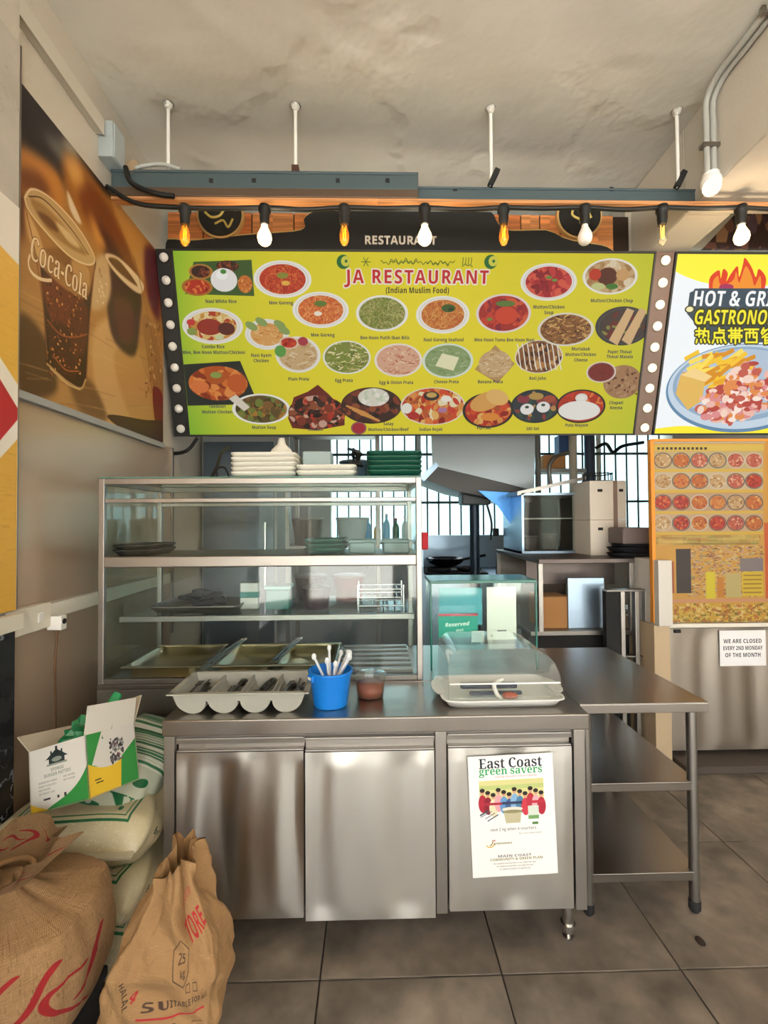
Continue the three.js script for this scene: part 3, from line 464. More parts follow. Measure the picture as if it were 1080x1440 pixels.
// string lights: one cable with eight lamp holders
{
  const t = thing('string_lights', 'black cable of hanging bulbs strung under the wooden plank', 'string lights');
  const zc = -2.26, spots = [260, 372, 484, 597, 708, 822, 931, 1042].map((px) => Q(px, 292, { z: zc }));
  part('cable', tube([Q(150, 262, { z: zc }), Q(190, 285, { z: zc }), ...spots.flatMap((p, i) => [p, V(p.x + 0.2, p.y - (i % 2 ? 0.008 : 0.002), zc)]), V(2.9, spots[7].y, zc)], 0.011, 160, 6), M.black, t);
  const holder = lathe([[0, 0.018], [0.026, 0.018], [0.03, 0.005], [0.03, -0.012], [0.024, -0.018], [0.024, -0.05], [0.02, -0.075], [0.019, -0.078], [0, -0.078]], 16);
  const pear = lathe([[0.014, 0], [0.016, -0.012], [0.024, -0.03], [0.033, -0.05], [0.035, -0.066], [0.03, -0.085], [0.018, -0.097], [0, -0.1]], 20);
  const long = lathe([[0.013, 0], [0.018, -0.02], [0.024, -0.05], [0.023, -0.075], [0.014, -0.098], [0, -0.105]], 18);
  const amber = phys({ color: 0xe8b95a, roughness: 0.08, transmission: 0.85, thickness: 0 });
  const fil = mat({ color: 0xffb040, emissive: 0xffb848, emissiveIntensity: 2.2 });
  const lit = mat({ color: 0xfff4dc, emissive: 0xffd79a, emissiveIntensity: 5, roughness: 0.3 });
  const milk = mat({ color: 0xe8e6e0, roughness: 0.25 });
  const kinds = ['a', 'l', 'a', 'l', 'a', 'm', 'c', 'l'];
  spots.forEach((p, i) => {
    const h = part('lamp_holder', holder, M.black, t, [p.x, p.y - 0.01, zc]);
    const k = kinds[i];
    const b = part('bulb', k === 'a' || k === 'c' ? long : pear, k === 'l' ? lit : k === 'm' ? milk : k === 'c' ? M.glass : amber, h, [0, -0.076, 0]);
    if (k === 'a' || k === 'c') part('filament', tube([[-0.008, -0.08, 0], [-0.006, -0.15, 0], [0.002, -0.09, 0.004], [0.006, -0.15, 0], [0.008, -0.08, 0]], 0.0022, 24, 5), fil, h);
    if (k !== 'm') { const l = new THREE.PointLight(k === 'l' ? 0xffe2bc : 0xffc890, k === 'l' ? 0.3 : 0.05, 0, 2); l.position.set(p.x, p.y - 0.145, zc); l.castShadow = true; l.shadow.radius = 1.2; l.name = 'bulb_light'; scene.add(l); }
    void b;
  });
}
const fontBold = await new FontLoader().loadAsync('fonts/droid/droid_sans_bold.typeface.json');
const fontReg = await new FontLoader().loadAsync('fonts/droid/droid_sans_regular.typeface.json');
// carved fascia board above the yellow sign
{
  const zb = -2.87, t = thing('fascia_board', 'wooden fascia with black carved centre, two round medallions and white lettering', 'sign board');
  const x0 = -1.262, x1 = 1.63, yb = 3.08, yt = 3.42;
  part('backing', lim(x0, x1, yb, yt, zb - 0.03, zb - 0.012, 0.001), mat({ color: 0x2a1c12, roughness: 0.8 }), t);
  // planks
  let x = x0;
  const woods = [0, 1, 2].map((k) => mat({ map: woodTex, color: [0xffd0a0, 0xf0b888, 0xffdcb4][k], roughness: 0.5 }));
  let n = 0;
  for (const w of [0.22, 0.3, 0.26, 0.3, 0.28, 0.3, 0.24, 0.3, 0.12, 0.13, 0.14, 0.2]) { if (x > x1 - 0.03) break; const e = Math.min(x + w, x1); part('plank', lim(x + 0.004, e - 0.004, yb, yt, zb - 0.012, zb, 0.002), woods[n++ % 3], t); x = e; }
  // black centre with a cream outline
  const P = (px, py) => { const q = Q(px, py, { z: zb }); return [q.x, q.y]; };
  const low = (dy, g) => { const s = new THREE.Shape(), c = (pts) => new THREE.CatmullRomCurve3(pts.map(([a, b]) => V(...P(a, b + dy), 0))).getPoints(24);
    const pts = [...c([[235 - g, 352], [238 - g, 340], [262, 342], [300, 339], [345, 334], [400, 330], [424, 327], [430, 322], [428, 312], [436, 304], [450, 297], [460, 285], [478, 275]]), ...c([[650, 275], [668, 285], [680, 297], [692, 304], [698, 316], [708, 326], [730, 328], [770, 328], [795, 340], [830, 346], [850, 350], [862, 358]])];
    pts.forEach((p, i) => (i ? s.lineTo(p.x, p.y) : s.moveTo(p.x, p.y))); s.lineTo(...P(862, 385)); s.lineTo(...P(235 - g, 385)); s.closePath(); return s; };
  const clipY = (g) => { const p = g.attributes.position; for (let i = 0; i < p.count; i++) { p.setY(i, Math.min(p.getY(i), yt)); p.setX(i, Math.max(x0, Math.min(p.getX(i), x1))); p.setY(i, Math.max(p.getY(i), yb)); } g.computeVertexNormals(); return g; };
  part('cream_outline', clipY(extrude(low(-3.5, 0), 0.012).translate(0, 0, zb)), mat({ color: 0xc9a467, roughness: 0.55 }), t);
  part('black_panel', clipY(extrude(low(0, 0), 0.024).translate(0, 0, zb)), mat({ color: 0x17181a, roughness: 0.5 }), t);
  const gold = mat({ color: 0xd8c26a, roughness: 0.4 });
  for (const [px, py, k] of [[312, 307, 0], [812, 308, 1]]) {
    const [cx, cy] = P(px, py);
    part('medallion_ring', new THREE.CylinderGeometry(0.142, 0.142, 0.03, 40).rotateX(Math.PI / 2).translate(cx, cy, zb + 0.015), mat({ color: 0xc9a467, roughness: 0.55 }), t);
    const m = part('medallion', new THREE.CylinderGeometry(0.13, 0.13, 0.038, 40).rotateX(Math.PI / 2).translate(cx, cy, zb + 0.02), M.black, t);
    const S = (pts, r) => part('script', tube(pts.map(([a, b]) => [cx + a, cy + b, zb + 0.04]), r, 30, 5), gold, m);
    if (!k) { S([[-0.09, 0.01], [-0.05, -0.02], [0, -0.01], [0.03, 0.03], [0.08, 0.05], [0.1, 0.02]], 0.008); S([[-0.03, -0.06], [0.02, -0.04], [0.05, -0.08], [0.08, -0.03]], 0.007); S([[-0.06, 0.06], [-0.02, 0.04], [0.02, 0.07]], 0.006); S([[0.05, 0.03], [0.06, 0.09]], 0.006); }
    else { S([[-0.08, 0.05], [-0.04, 0.06], [-0.05, 0.0], [0, -0.03]], 0.008); S([[-0.01, 0.04], [0.02, 0.0], [0, -0.05], [0.04, -0.04]], 0.008); S([[0.05, 0.02], [0.07, -0.02]], 0.007); }
  }
  const tg = new TextGeometry('RESTAURANT', { font: fontBold, size: 0.052, depth: 0.006, curveSegments: 4 }); tg.computeBoundingBox();
  const a = P(512, 347), b = P(613, 347), sc = (b[0] - a[0]) / tg.boundingBox.max.x; tg.scale(sc, 1, 1); tg.translate(a[0], a[1], zb + 0.025);
  part('lettering', tg, mat({ color: 0xdedad2, roughness: 0.5 }), t);
}
// partition pieces above and beside the next stall
{
  const w = structure('wall_partition', 'pale painted wall piece behind the end of the fascia board', 'wall');
  part('masonry', lim(1.635, 1.86, 3.13, CEIL, -3.3, -2.93, 0.002), M.wallPaint, w);
  const b = thing('picture_panel', 'dark picture panel with a cream slanting border above the next stall sign', 'panel');
  const zb = -3.02, P = (px, py) => { const q = Q(px, py, { z: zb }); return [q.x, q.y]; };
  part('cream_border', extrude(polyShape([P(945, 352), P(1022, 293), P(1040, 293), P(985, 352)]), 0.03).translate(0, 0, zb), M.cream, b);
  part('dark_strip', extrude(polyShape([P(918, 352), P(996, 293), P(1022, 293), P(945, 352)]), 0.02).translate(0, 0, zb), mat({ color: 0x5a4436, roughness: 0.6 }), b);
  const tex = canvasTex(256, 128, (g) => { g.fillStyle = '#4a332e'; g.fillRect(0, 0, 256, 128); for (let i = 0; i < 160; i++) ell(g, rnd() * 256, rnd() * 128, rr(4, 22), rr(3, 12), pick(['#8a5a4c', '#5a404a', '#a8745a', '#745a68', '#c29068', '#4a383e']), rnd() * 3); });
  const pg = extrude(polyShape([P(985, 352), P(1040, 293), P(1500, 285), P(1500, 352)]), 0.02).translate(0, 0, zb); metreUV(pg, 1.2);
  tex.wrapS = tex.wrapT = THREE.RepeatWrapping;
  part('picture', pg, mat({ map: tex, roughness: 0.5 }), b);
}
// conduits in the corner of the beam
{
  const c = thing('conduit', 'pair of grey conduits along the beam dropping to a white elbow', 'conduit');
  const x = 1.655, q = Q(1003, 125, { x }), zd = q.z;
  for (const dx of [0, -0.034]) {
    part('pipe', tube([[x + dx, 3.575, 1.5], [x + dx, 3.575, zd + 0.25], [x + dx, 3.57, zd + 0.06], [x + dx, 3.53, zd], [x + dx, 3.4, zd - 0.005], [x + dx, 3.16, zd - 0.005]], 0.014, 90, 8), mat({ color: 0xa9aaa4, roughness: 0.5 }), c);
  }
  part('elbow', join(new THREE.SphereGeometry(0.045, 16, 12).translate(x - 0.02, 3.12, zd).toNonIndexed(), rod([x - 0.02, 3.16, zd], [x - 0.02, 3.1, zd], 0.036, 14), rod([x - 0.02, 3.1, zd], [x - 0.04, 3.075, zd + 0.03], 0.04, 14)), M.white, c);
  for (const [y, z] of [[3.57, zd + 0.35], [3.3, zd - 0.005]]) part('saddle', y > 3.5 ? bx(0.09, 0.03, 0.02, x - 0.017, 3.572, z, 0.003) : bx(0.09, 0.02, 0.036, x - 0.017, y, z, 0.003), M.steelDark, c);
}
// left wall: trunking, junction box, drink poster
{
  const t = thing('trunking', 'pale cable trunking high on the left wall', 'trunking');
  part('channel', lim(XW, XW + 0.035, 3.34, 3.405, -2.2, 1.2, 0.003), mat({ color: 0xb7b2a4, roughness: 0.6 }), t);
  part('lid', lim(XW + 0.035, XW + 0.039, 3.335, 3.41, -2.2, 1.2, 0.001), mat({ color: 0xc6c0b2, roughness: 0.6 }), t);
  const j = thing('junction_box', 'light blue-grey metal box at the end of the high trunking', 'box');
  part('case', lim(XW, XW + 0.07, 3.245, 3.42, -2.32, -2.21, 0.004), mat({ color: 0xb4c0c4, roughness: 0.4, metalness: 0.3 }), j);
  part('lid', lim(XW + 0.07, XW + 0.075, 3.25, 3.415, -2.31, -2.22, 0.002), mat({ color: 0xc2ccd0, roughness: 0.4, metalness: 0.3 }), j);
  const k = thing('cable_knot', 'bundled cable and tape knot at the strut end', 'cable');
  part('tape', new THREE.SphereGeometry(0.035, 12, 10).scale(1, 1.2, 1).translate(XW + 0.12, 3.26, ZS - 0.02), mat({ color: 0x9a8468, roughness: 0.8 }), k);
  part('loop', tube([[XW + 0.13, 3.25, ZS], [XW + 0.2, 3.265, ZS], [XW + 0.27, 3.27, ZS], [XW + 0.36, 3.245, ZS]], 0.009, 20, 6), mat({ color: 0xb0b4b0, roughness: 0.5 }), k);
  part('black_lead', tube([[XW + 0.1, 3.24, ZS + 0.02], [XW + 0.13, 3.16, ZS + 0.03], [XW + 0.25, 3.1, ZS + 0.035], [XW + 0.34, 3.09, ZS + 0.03]], 0.012, 20, 6), M.black, k);
}
{
  const z0 = -1.5, z1 = -2.86, y0 = 1.985, y1 = 3.115, w = z0 - z1, h = y1 - y0, W = 1100, H = Math.round(W * h / w);
  const p = thing('drink_poster', 'large brown poster of a full iced drink glass on the left wall', 'poster');
  const map = printMap(V(XW + 0.02, y1, z0), V(0, 0, -1), V(0, -1, 0), w, h, W, H);
  const tex = canvasTex(W, H, (g) => {
    const path = (pts, c, smooth = true) => { const c3 = smooth ? new THREE.CatmullRomCurve3(pts.map(([a, b]) => V(...map(a, b), 0)), true).getPoints(80) : pts.map(([a, b]) => V(...map(a, b), 0)); g.beginPath(); c3.forEach((q, i) => (i ? g.lineTo(q.x, q.y) : g.moveTo(q.x, q.y))); g.closePath(); g.fillStyle = c; g.fill(); };
    const line = (pts, c, lw) => { g.beginPath(); new THREE.CatmullRomCurve3(pts.map(([a, b]) => V(...map(a, b), 0))).getPoints(60).forEach((q, i) => (i ? g.lineTo(q.x, q.y) : g.moveTo(q.x, q.y))); g.strokeStyle = c; g.lineWidth = lw; g.lineCap = 'round'; g.lineJoin = 'round'; g.stroke(); };
    const soft = (px, py, r, c) => { const [x, y] = map(px, py), q = g.createRadialGradient(x, y, 0, x, y, r); q.addColorStop(0, c); q.addColorStop(1, c.replace(/[\d.]+\)$/, '0)')); g.fillStyle = q; g.fillRect(x - r, y - r, 2 * r, 2 * r); };
    const blur = (n) => { g.filter = n ? `blur(${n}px)` : 'none'; };
    g.fillStyle = '#b58648'; g.fillRect(0, 0, W, H);
    // table boards
    blur(10);
    path([[28, 400], [130, 470], [250, 505], [250, 640], [28, 575]], '#bd9156', false);
    path([[130, 470], [170, 450], [200, 520], [205, 610], [150, 600]], '#d6b078'); path([[160, 500], [190, 490], [215, 600], [190, 600]], '#c79c60');
    path([[28, 440], [60, 470], [80, 545], [60, 560], [28, 552]], '#5a3c22'); path([[95, 520], [130, 540], [150, 590], [110, 575]], '#7d5a34');
    blur(0); for (let i = 0; i < 60; i++) { const a = rr(0, W), b = rr(H * 0.5, H); g.strokeStyle = pick(['rgba(110,72,34,.16)', 'rgba(235,198,140,.18)']); g.lineWidth = rr(2, 9); g.beginPath(); g.moveTo(a, b); g.lineTo(a + rr(80, 300), b + rr(-30, -6)); g.stroke(); }
    // out-of-focus back of the room
    blur(16);
    path([[15, 95], [60, 145], [112, 212], [160, 270], [120, 275], [80, 255], [22, 218]], '#241c22');
    path([[60, 190], [84, 196], [112, 228], [118, 248], [90, 232]], '#6b6c68'); path([[86, 196], [100, 198], [112, 222], [104, 226]], '#a7a89c');
    path([[22, 205], [50, 216], [84, 248], [86, 305], [56, 282], [22, 268]], '#cd8d40'); path([[24, 238], [56, 244], [72, 272], [48, 272], [24, 262]], '#7a4420'); path([[22, 272], [40, 280], [36, 330], [22, 340]], '#5f3018');
    path([[88, 222], [108, 222], [140, 262], [178, 318], [214, 380], [206, 415], [172, 388], [132, 338], [104, 292], [88, 252]], '#a9702f'); path([[112, 256], [132, 262], [166, 318], [196, 386], [180, 388], [142, 336], [114, 292]], '#7d4320'); path([[92, 226], [106, 226], [118, 252], [104, 262]], '#e0ad5c');
    path([[160, 292], [190, 326], [216, 356], [218, 410], [202, 398], [178, 340]], '#c9954e'); path([[138, 318], [162, 346], [184, 398], [170, 402], [148, 360]], '#4a2224'); path([[204, 348], [220, 356], [222, 450], [208, 420]], '#5e1c2a'); path([[126, 300], [138, 322], [150, 350], [134, 340]], '#d9a050');
    blur(4); path([[94, 268], [104, 288], [114, 314], [108, 312], [98, 294]], '#e6d8bf');
    // second glass behind with its shadow
    blur(9); path([[150, 380], [197, 412], [196, 455], [188, 500], [160, 478], [150, 430]], '#3f1e1a'); path([[160, 420], [185, 430], [186, 480], [170, 478]], '#5a2a20'); path([[130, 372], [148, 360], [156, 400], [150, 428], [128, 434]], '#cfb488');
    blur(3); path([[147, 359], [165, 361], [202, 402], [197, 413], [160, 382]], '#e6d4b4'); path([[152, 364], [166, 366], [193, 402], [165, 381]], '#6f4826'); blur(0); for (let i = 0; i < 22; i++) { const [x, y] = map(141 + rr(-8, 9), 395 + rr(-25, 32)); ell(g, x, y, rr(4, 12), rr(3, 9), pick(['#e6d3ac', '#b4976a', '#cbb084']), rnd() * 3); }
    path([[200, 445], [212, 450], [232, 560], [222, 590], [206, 500]], '#a8793f'); for (let i = 0; i < 50; i++) { const [x, y] = map(214 + rr(-9, 13), 500 + rr(-45, 60)); ell(g, x, y, rr(4, 16), rr(3, 10), pick(['#dcbc7e', '#7d4c2a', '#c9985a', '#9a6636']), rnd() * 3); } path([[215, 545], [226, 550], [236, 605], [222, 608]], '#7d2620'); line([[188, 360], [202, 420], [215, 480], [226, 540]], '#8a6034', 5);
    // the glass
    blur(2);
    path([[36, 285], [50, 330], [60, 420], [64, 500], [66, 515], [100, 540], [112, 546], [120, 535], [124, 480], [128, 420], [132, 385], [134, 365], [115, 330], [70, 280], [45, 265]], '#35130d');
    blur(6); path([[58, 390], [72, 450], [92, 470], [112, 440], [118, 412], [96, 400]], '#6f2f18'); path([[70, 452], [80, 520], [104, 532], [116, 480], [98, 462]], '#4a1a11'); path([[100, 430], [122, 430], [116, 500], [104, 500]], '#5e2415');
    blur(0); for (let i = 0; i < 240; i++) { const [x, y] = map(72 + rr(-6, 42), 440 + rr(-40, 88)); ell(g, x, y, rr(1.5, 7), rr(1.5, 5), pick(['#8a4422', '#b87036', '#3f160e', '#d29a5a', '#2a0e0a', '#6b2c18', '#55200f']), rnd() * 3); }
    line([[66, 450], [84, 470], [104, 474], [122, 470]], '#9a5528', 6); line([[74, 500], [92, 520], [110, 522]], '#a8602e', 5);
    blur(5); path([[34, 284], [38, 340], [50, 366], [72, 390], [100, 412], [122, 418], [131, 386], [133, 366], [116, 332], [72, 284], [45, 266]], '#a97c42'); path([[36, 296], [44, 346], [64, 374], [54, 330]], '#d6b176'); path([[62, 352], [88, 372], [112, 400], [120, 384], [92, 352]], '#8f6230'); path([[100, 366], [124, 378], [124, 402], [108, 398]], '#c59c60');
    blur(2); path([[34, 276], [44, 266], [70, 278], [112, 324], [133, 362], [128, 372], [100, 362], [64, 326], [38, 292]], '#cbae7c'); blur(4); path([[42, 280], [60, 288], [100, 330], [122, 358], [100, 350], [62, 318]], '#a9864e'); path([[52, 298], [72, 308], [82, 326], [66, 318]], '#6f4a2c'); path([[78, 312], [100, 330], [112, 348], [96, 340]], '#dcc596');
    blur(1); line([[34, 278], [44, 266], [70, 278], [112, 324], [133, 364], [128, 372], [100, 362], [64, 326], [38, 292], [34, 278]], '#ead7ae', 6); line([[40, 276], [60, 280], [104, 328], [124, 358]], '#553c1e', 3.5); line([[66, 512], [96, 538], [114, 546], [120, 534]], '#c6a16a', 9); line([[70, 518], [96, 541], [112, 548]], '#e6d0a4', 4); line([[132, 380], [126, 450], [121, 530]], '#9a6a3a', 5); line([[37, 300], [48, 350], [60, 430], [66, 505]], '#8a5a2e', 5);
    blur(0);
    // script lettering across the glass
    const a = map(40, 350), b = map(122, 412); g.save(); g.translate(a[0], a[1]); g.rotate(Math.atan2(b[1] - a[1], b[0] - a[0])); const L = Math.hypot(b[0] - a[0], b[1] - a[1]); g.font = `italic bold ${L * 0.3}px serif`; g.fillStyle = '#f0dfbd'; g.strokeStyle = '#6b4022'; g.lineWidth = 4; const tw = g.measureText('Coca-Cola').width; g.scale(L / tw, 1.25); g.strokeText('Coca-Cola', 0, L * 0.07); g.fillText('Coca-Cola', 0, L * 0.07); g.lineWidth = 9; g.strokeStyle = '#f0dfbd'; g.lineCap = 'round'; g.beginPath(); g.moveTo(6, L * 0.05); g.bezierCurveTo(-30, L * 0.2, 40, L * 0.24, tw * 0.34, L * 0.13); g.stroke(); g.restore();
    path([[150, 585], [200, 590], [245, 600], [250, 630], [200, 620]], '#4a2420');
  });
  const g = new THREE.PlaneGeometry(w, h); g.rotateY(Math.PI / 2); g.translate(XW + 0.0215, (y0 + y1) / 2, (z0 + z1) / 2);
  part('print', g, mat({ map: tex, color: 0xe6dcd4, roughness: 0.4 }), p);
  part('board', lim(XW, XW + 0.02, y0, y1, z1, z0, 0.002), M.blackMatte, p);
  part('lower_rail', lim(XW + 0.002, XW + 0.03, y0 - 0.03, y0, z1, z0, 0.002), M.greyPaint, p);
}
// left wall lower down: sockets, wire, notice
{
  const t = thing('socket_trunking', 'cream skirting trunking with a double socket plate on the steel wall', 'trunking');
  part('channel', lim(XW, XW + 0.03, 1.125, 1.185, -2.95, -1.6, 0.003), M.cream, t);
  part('socket_plate', lim(XW + 0.006, XW + 0.045, 1.1, 1.195, -1.85, -1.63, 0.004), M.cream, t);
  part('switch', lim(XW + 0.045, XW + 0.05, 1.13, 1.165, -1.8, -1.775, 0.002), M.white, t);
  const a = thing('wall_adaptor', 'small white plug adaptor with a dark hole and a thin brown wire', 'plug');
  part('body', lim(XW + 0.03, XW + 0.085, 1.085, 1.14, -1.88, -1.845, 0.004), M.white, a);
  part('hole', new THREE.CylinderGeometry(0.011, 0.011, 0.004, 12).rotateZ(Math.PI / 2).translate(XW + 0.086, 1.118, -1.862), M.blackMatte, a);
  part('wire', tube([[XW + 0.06, 1.085, -1.862], [XW + 0.05, 0.95, -1.865], [XW + 0.035, 0.8, -1.89], [XW + 0.03, 0.62, -1.9]], 0.004, 30, 5), mat({ color: 0x6b4a30, roughness: 0.6 }), a);
  const q0 = Q(30, 712, { x: XW + 0.01 }), q1 = Q(45, 790, { x: XW + 0.01 });
  const tex = canvasTex(96, 256, (g) => { g.fillStyle = '#ece4da'; g.fillRect(0, 0, 96, 256); ell(g, 34, 120, 22, 24, '#8a1f1c'); g.fillStyle = '#a33a34'; g.fillRect(8, 60, 40, 14); g.fillStyle = '#77706a'; g.fillRect(10, 170, 50, 5); g.fillRect(10, 182, 44, 5); });
  const g = new THREE.BoxGeometry(0.002, q0.y - q1.y + 0.02, 0.2); g.translate(XW + 0.008, (q0.y + q1.y) / 2, -1.56);
  single('wall_notice', g, mat({ map: tex, roughness: 0.7 }), 'white paper notice with a red dot on the steel wall', 'notice');
  single('hanging_cable', tube([Q(215, 622, { z: -2.9 }), Q(232, 636, { z: -2.98 }), Q(262, 634, { z: -3.1 }), Q(278, 616, { z: -3.1 })], 0.012, 30, 7), M.black, 'thick black cable looping under the end of the yellow sign', 'cable');
}

// ---------------------------------------------------------------- steel counter
const CX0 = -0.727, CX1 = 0.748, CZ = -1.63, CTOP = 0.82, CBOT = 0.14;
// a sheet steel panel: slightly wavy, as pressed sheet is
function sheet(w, h, amp, seed, rate = 1) {
  const g = new THREE.PlaneGeometry(w, h, 64 * rate, 40), p = g.attributes.position;
  for (let i = 0; i < p.count; i++) {
    const x = p.getX(i), y = p.getY(i), u = x / w + 0.5, v = y / h + 0.5, e = Math.min(1, 12 * Math.min(u, 1 - u)) * Math.min(1, 12 * Math.min(v, 1 - v));
    p.setZ(i, e * amp * (Math.sin(u * 9 * rate + seed + v * 0.8) + 0.6 * Math.sin(u * 19 * rate + seed * 2.3 + Math.sin(v * 3) * 0.7) + 0.5 * Math.sin(v * 4 + seed)));
  }
  g.computeVertexNormals(); metreUV(g, 1); return g;
}
{
  const t = thing('steel_counter', 'stainless steel counter with three doors in front of the food display', 'counter', [0, 0, 0]);
  part('worktop', join(lim(CX0 - 0.004, CX1 + 0.004, CTOP - 0.008, CTOP, -1.99, CZ - 0.004, 0.002), lim(CX0 - 0.004, CX1 + 0.004, CTOP - 0.055, CTOP - 0.001, CZ - 0.02, CZ, 0.004)), M.steelTop, t);
  part('carcass', join(lim(CX0, CX0 + 0.02, CBOT, CTOP - 0.01, -1.98, CZ - 0.03, 0.001), lim(CX1 - 0.02, CX1, CBOT, CTOP - 0.01, -1.98, CZ - 0.03, 0.001), lim(CX0, CX1, CBOT, CBOT + 0.02, -1.98, CZ - 0.03, 0.001), lim(CX0, CX1, CBOT, CTOP - 0.01, -1.985, -1.97, 0.001)), M.steelDark, t);
  const x = (px) => Q(px, 1150, { z: CZ }).x;
  for (const [a, b] of [[229, 244], [613, 629], [809, 825]]) part('stile', lim(x(a), x(b), CBOT, CTOP - 0.056, CZ - 0.03, CZ - 0.004, 0.002), M.steel, t);
  part('inner_rail', lim(CX0, CX1, CTOP - 0.09, CTOP - 0.056, CZ - 0.045, CZ - 0.02, 0.001), M.steelDark, t);
  let k = 0;
  for (const [a, b, dz, bot] of [[246, 427, 0, CBOT - 0.004], [429, 612, 0.012, CBOT - 0.006], [631, 807, 0, CBOT + 0.004]]) {
    const x0 = x(a), x1 = x(b), w = x1 - x0, yt = CTOP - 0.066, h = yt - bot, z = CZ - 0.014 + dz;
    const d = part('door', bx(w, h - 0.045, 0.012, (x0 + x1) / 2, bot + (h - 0.045) / 2, z - 0.008, 0.002), M.steel, t);
    part('skin', sheet(w - 0.004, h - 0.05, 0.0042, 1.7 + k * 2.1).translate((x0 + x1) / 2, bot + (h - 0.045) / 2, z + 0.0085), M.steelDoor, d);
    // grip: a folded channel along the top
    part('grip_channel', join(lim(x0, x1, yt - 0.008, yt, z - 0.02, z + 0.004, 0.002), lim(x0, x1, yt - 0.045, yt, z - 0.02, z - 0.016, 0.001), lim(x0, x1, yt - 0.05, yt - 0.042, z - 0.018, z + 0.004, 0.003)), M.steel, d);
    k++;
  }
  for (const [fx, fz] of [[CX0 + 0.06, -1.7], [CX1 - 0.058, -1.69], [CX0 + 0.06, -1.93], [CX1 - 0.058, -1.93]]) part('foot', join(rod([fx, 0.05, fz], [fx, CBOT + 0.01, fz], 0.02, 14), rod([fx, 0.03, fz], [fx, 0.055, fz], 0.026, 14), rod([fx, 0, fz], [fx, 0.03, fz], 0.009, 10), rod([fx, 0, fz], [fx, 0.008, fz], 0.018, 14)), M.chrome, t);
  // leaflet taped to the right door
  const p0 = Q(658, 1064, { z: CZ + 0.003 }), p1 = Q(777, 1058, { z: CZ + 0.003 }), p2 = Q(664, 1234, { z: CZ + 0.003 });
  const w = p0.distanceTo(p1), h = p0.distanceTo(p2), W = 512, H = Math.round(512 * h / w);
  const tex = canvasTex(W, H, (g) => {
    g.fillStyle = '#eae7e2'; g.fillRect(0, 0, W, H);
    const T = (s, x, y, size, c, f = 'sans-serif', wd = 0, wt = 'bold') => { g.font = `${wt} ${size}px ${f}`; g.textAlign = 'center'; g.fillStyle = c; g.save(); g.translate(x, y); if (wd) g.scale(wd / g.measureText(s).width, 1); g.fillText(s, 0, 0); g.restore(); };
    T('East Coast', W * 0.5, H * 0.105, 82, '#101c28', 'serif', W * 0.75); g.lineWidth = 5; g.strokeStyle = '#101c28'; T('green savers', W * 0.5, H * 0.158, 62, '#1f9a54', 'serif', W * 0.75);
    T('sharing a greener future together', W * 0.56, H * 0.185, 17, '#c98a8a', 'sans-serif', W * 0.5, 'normal');
    const y0 = H * 0.205, y1 = H * 0.41; g.fillStyle = '#cfc98a'; g.fillRect(W * 0.12, y0, W * 0.76, y1 - y0); g.fillStyle = '#b5bf78'; g.fillRect(W * 0.12, y0 + 30, W * 0.76, 26);
    const shirts = ['#a81f34', '#8a1a2c', '#d8cfae', '#d99aa0', '#5f8fc0', '#3a5a8a', '#7fa8cf', '#4a7a9a', '#c23444', '#b02a3a', '#d9a0a8', '#a81f34'];
    shirts.forEach((c, i) => { const x = W * 0.155 + (i * W * 0.69) / 11, y = y0 + 58 + (i % 3) * 14; ell(g, x, y + 78, 26, 52, c); g.fillStyle = c; g.fillRect(x - 24, y + 70, 48, y1 - y - 70); ell(g, x, y + 10, 13, 16, '#c99a7a'); ell(g, x, y, 15, 12, '#241a18'); });
    g.fillStyle = '#a82438'; g.fillRect(W * 0.12, y1 - 14, W * 0.26, 14); g.fillStyle = '#2c3a5a'; g.fillRect(W * 0.38, y1 - 16, W * 0.24, 16); g.fillStyle = '#b52a3a'; g.fillRect(W * 0.68, y1 - 16, W * 0.2, 16);
    g.strokeStyle = '#3a4250'; for (const [a, b, c, d, lw] of [[60, 0.49, 110, 0.455, 9], [62, 0.505, 130, 0.46, 4], [90, 0.52, 150, 0.475, 4], [104, 0.54, 170, 0.49, 6]]) { g.lineWidth = lw; g.beginPath(); g.moveTo(a, b * H); g.lineTo(c, d * H); g.stroke(); }
    g.fillStyle = '#b9b190'; g.beginPath(); g.moveTo(200, H * 0.455); g.lineTo(312, H * 0.455); g.lineTo(300, H * 0.565); g.lineTo(214, H * 0.565); g.fill(); ell(g, 256, H * 0.45, 62, 13, '#d6d2c4'); ell(g, 256, H * 0.47, 58, 10, '#8a845e');
    g.fillStyle = '#c9d2c4'; g.fillRect(350, H * 0.43, 64, H * 0.08); g.fillStyle = '#6f9a5a'; g.fillRect(350, H * 0.51, 64, H * 0.03); g.fillStyle = '#4a7a3a'; g.fillRect(372, H * 0.565, 36, H * 0.02);
    T('save 2 kg when 4 vouchers', W * 0.5, H * 0.625, 24, '#35352f', 'sans-serif', W * 0.54, 'normal'); T('for more information', W * 0.7, H * 0.66, 13, '#77756c', 'sans-serif', W * 0.27, 'normal');
    g.strokeStyle = '#c9a42c'; g.lineWidth = 6; g.beginPath(); g.arc(112, H * 0.72, 26, 0.2, 2.6); g.stroke(); g.strokeStyle = '#8a6a1c'; g.beginPath(); g.arc(100, H * 0.705, 30, -0.2, 1.2); g.stroke(); T('greensavers', 190, H * 0.735, 18, '#6f6a34', 'sans-serif', 110); ell(g, 140, H * 0.703, 5, 4, '#b03a3a');
    T('MAIN COAST', W * 0.5, H * 0.845, 22, '#6b6a62', 'sans-serif', W * 0.4); T('COMMUNITY & GREEN PLAN', W * 0.52, H * 0.872, 22, '#7d7a4a', 'sans-serif', W * 0.62); for (let i = 0; i < 3; i++) T('for residents and families in our estate this year', W * 0.5, H * (0.9 + i * 0.024), 15, '#6f6d66', 'sans-serif', W * (0.5 - i * 0.07), 'normal');
  });
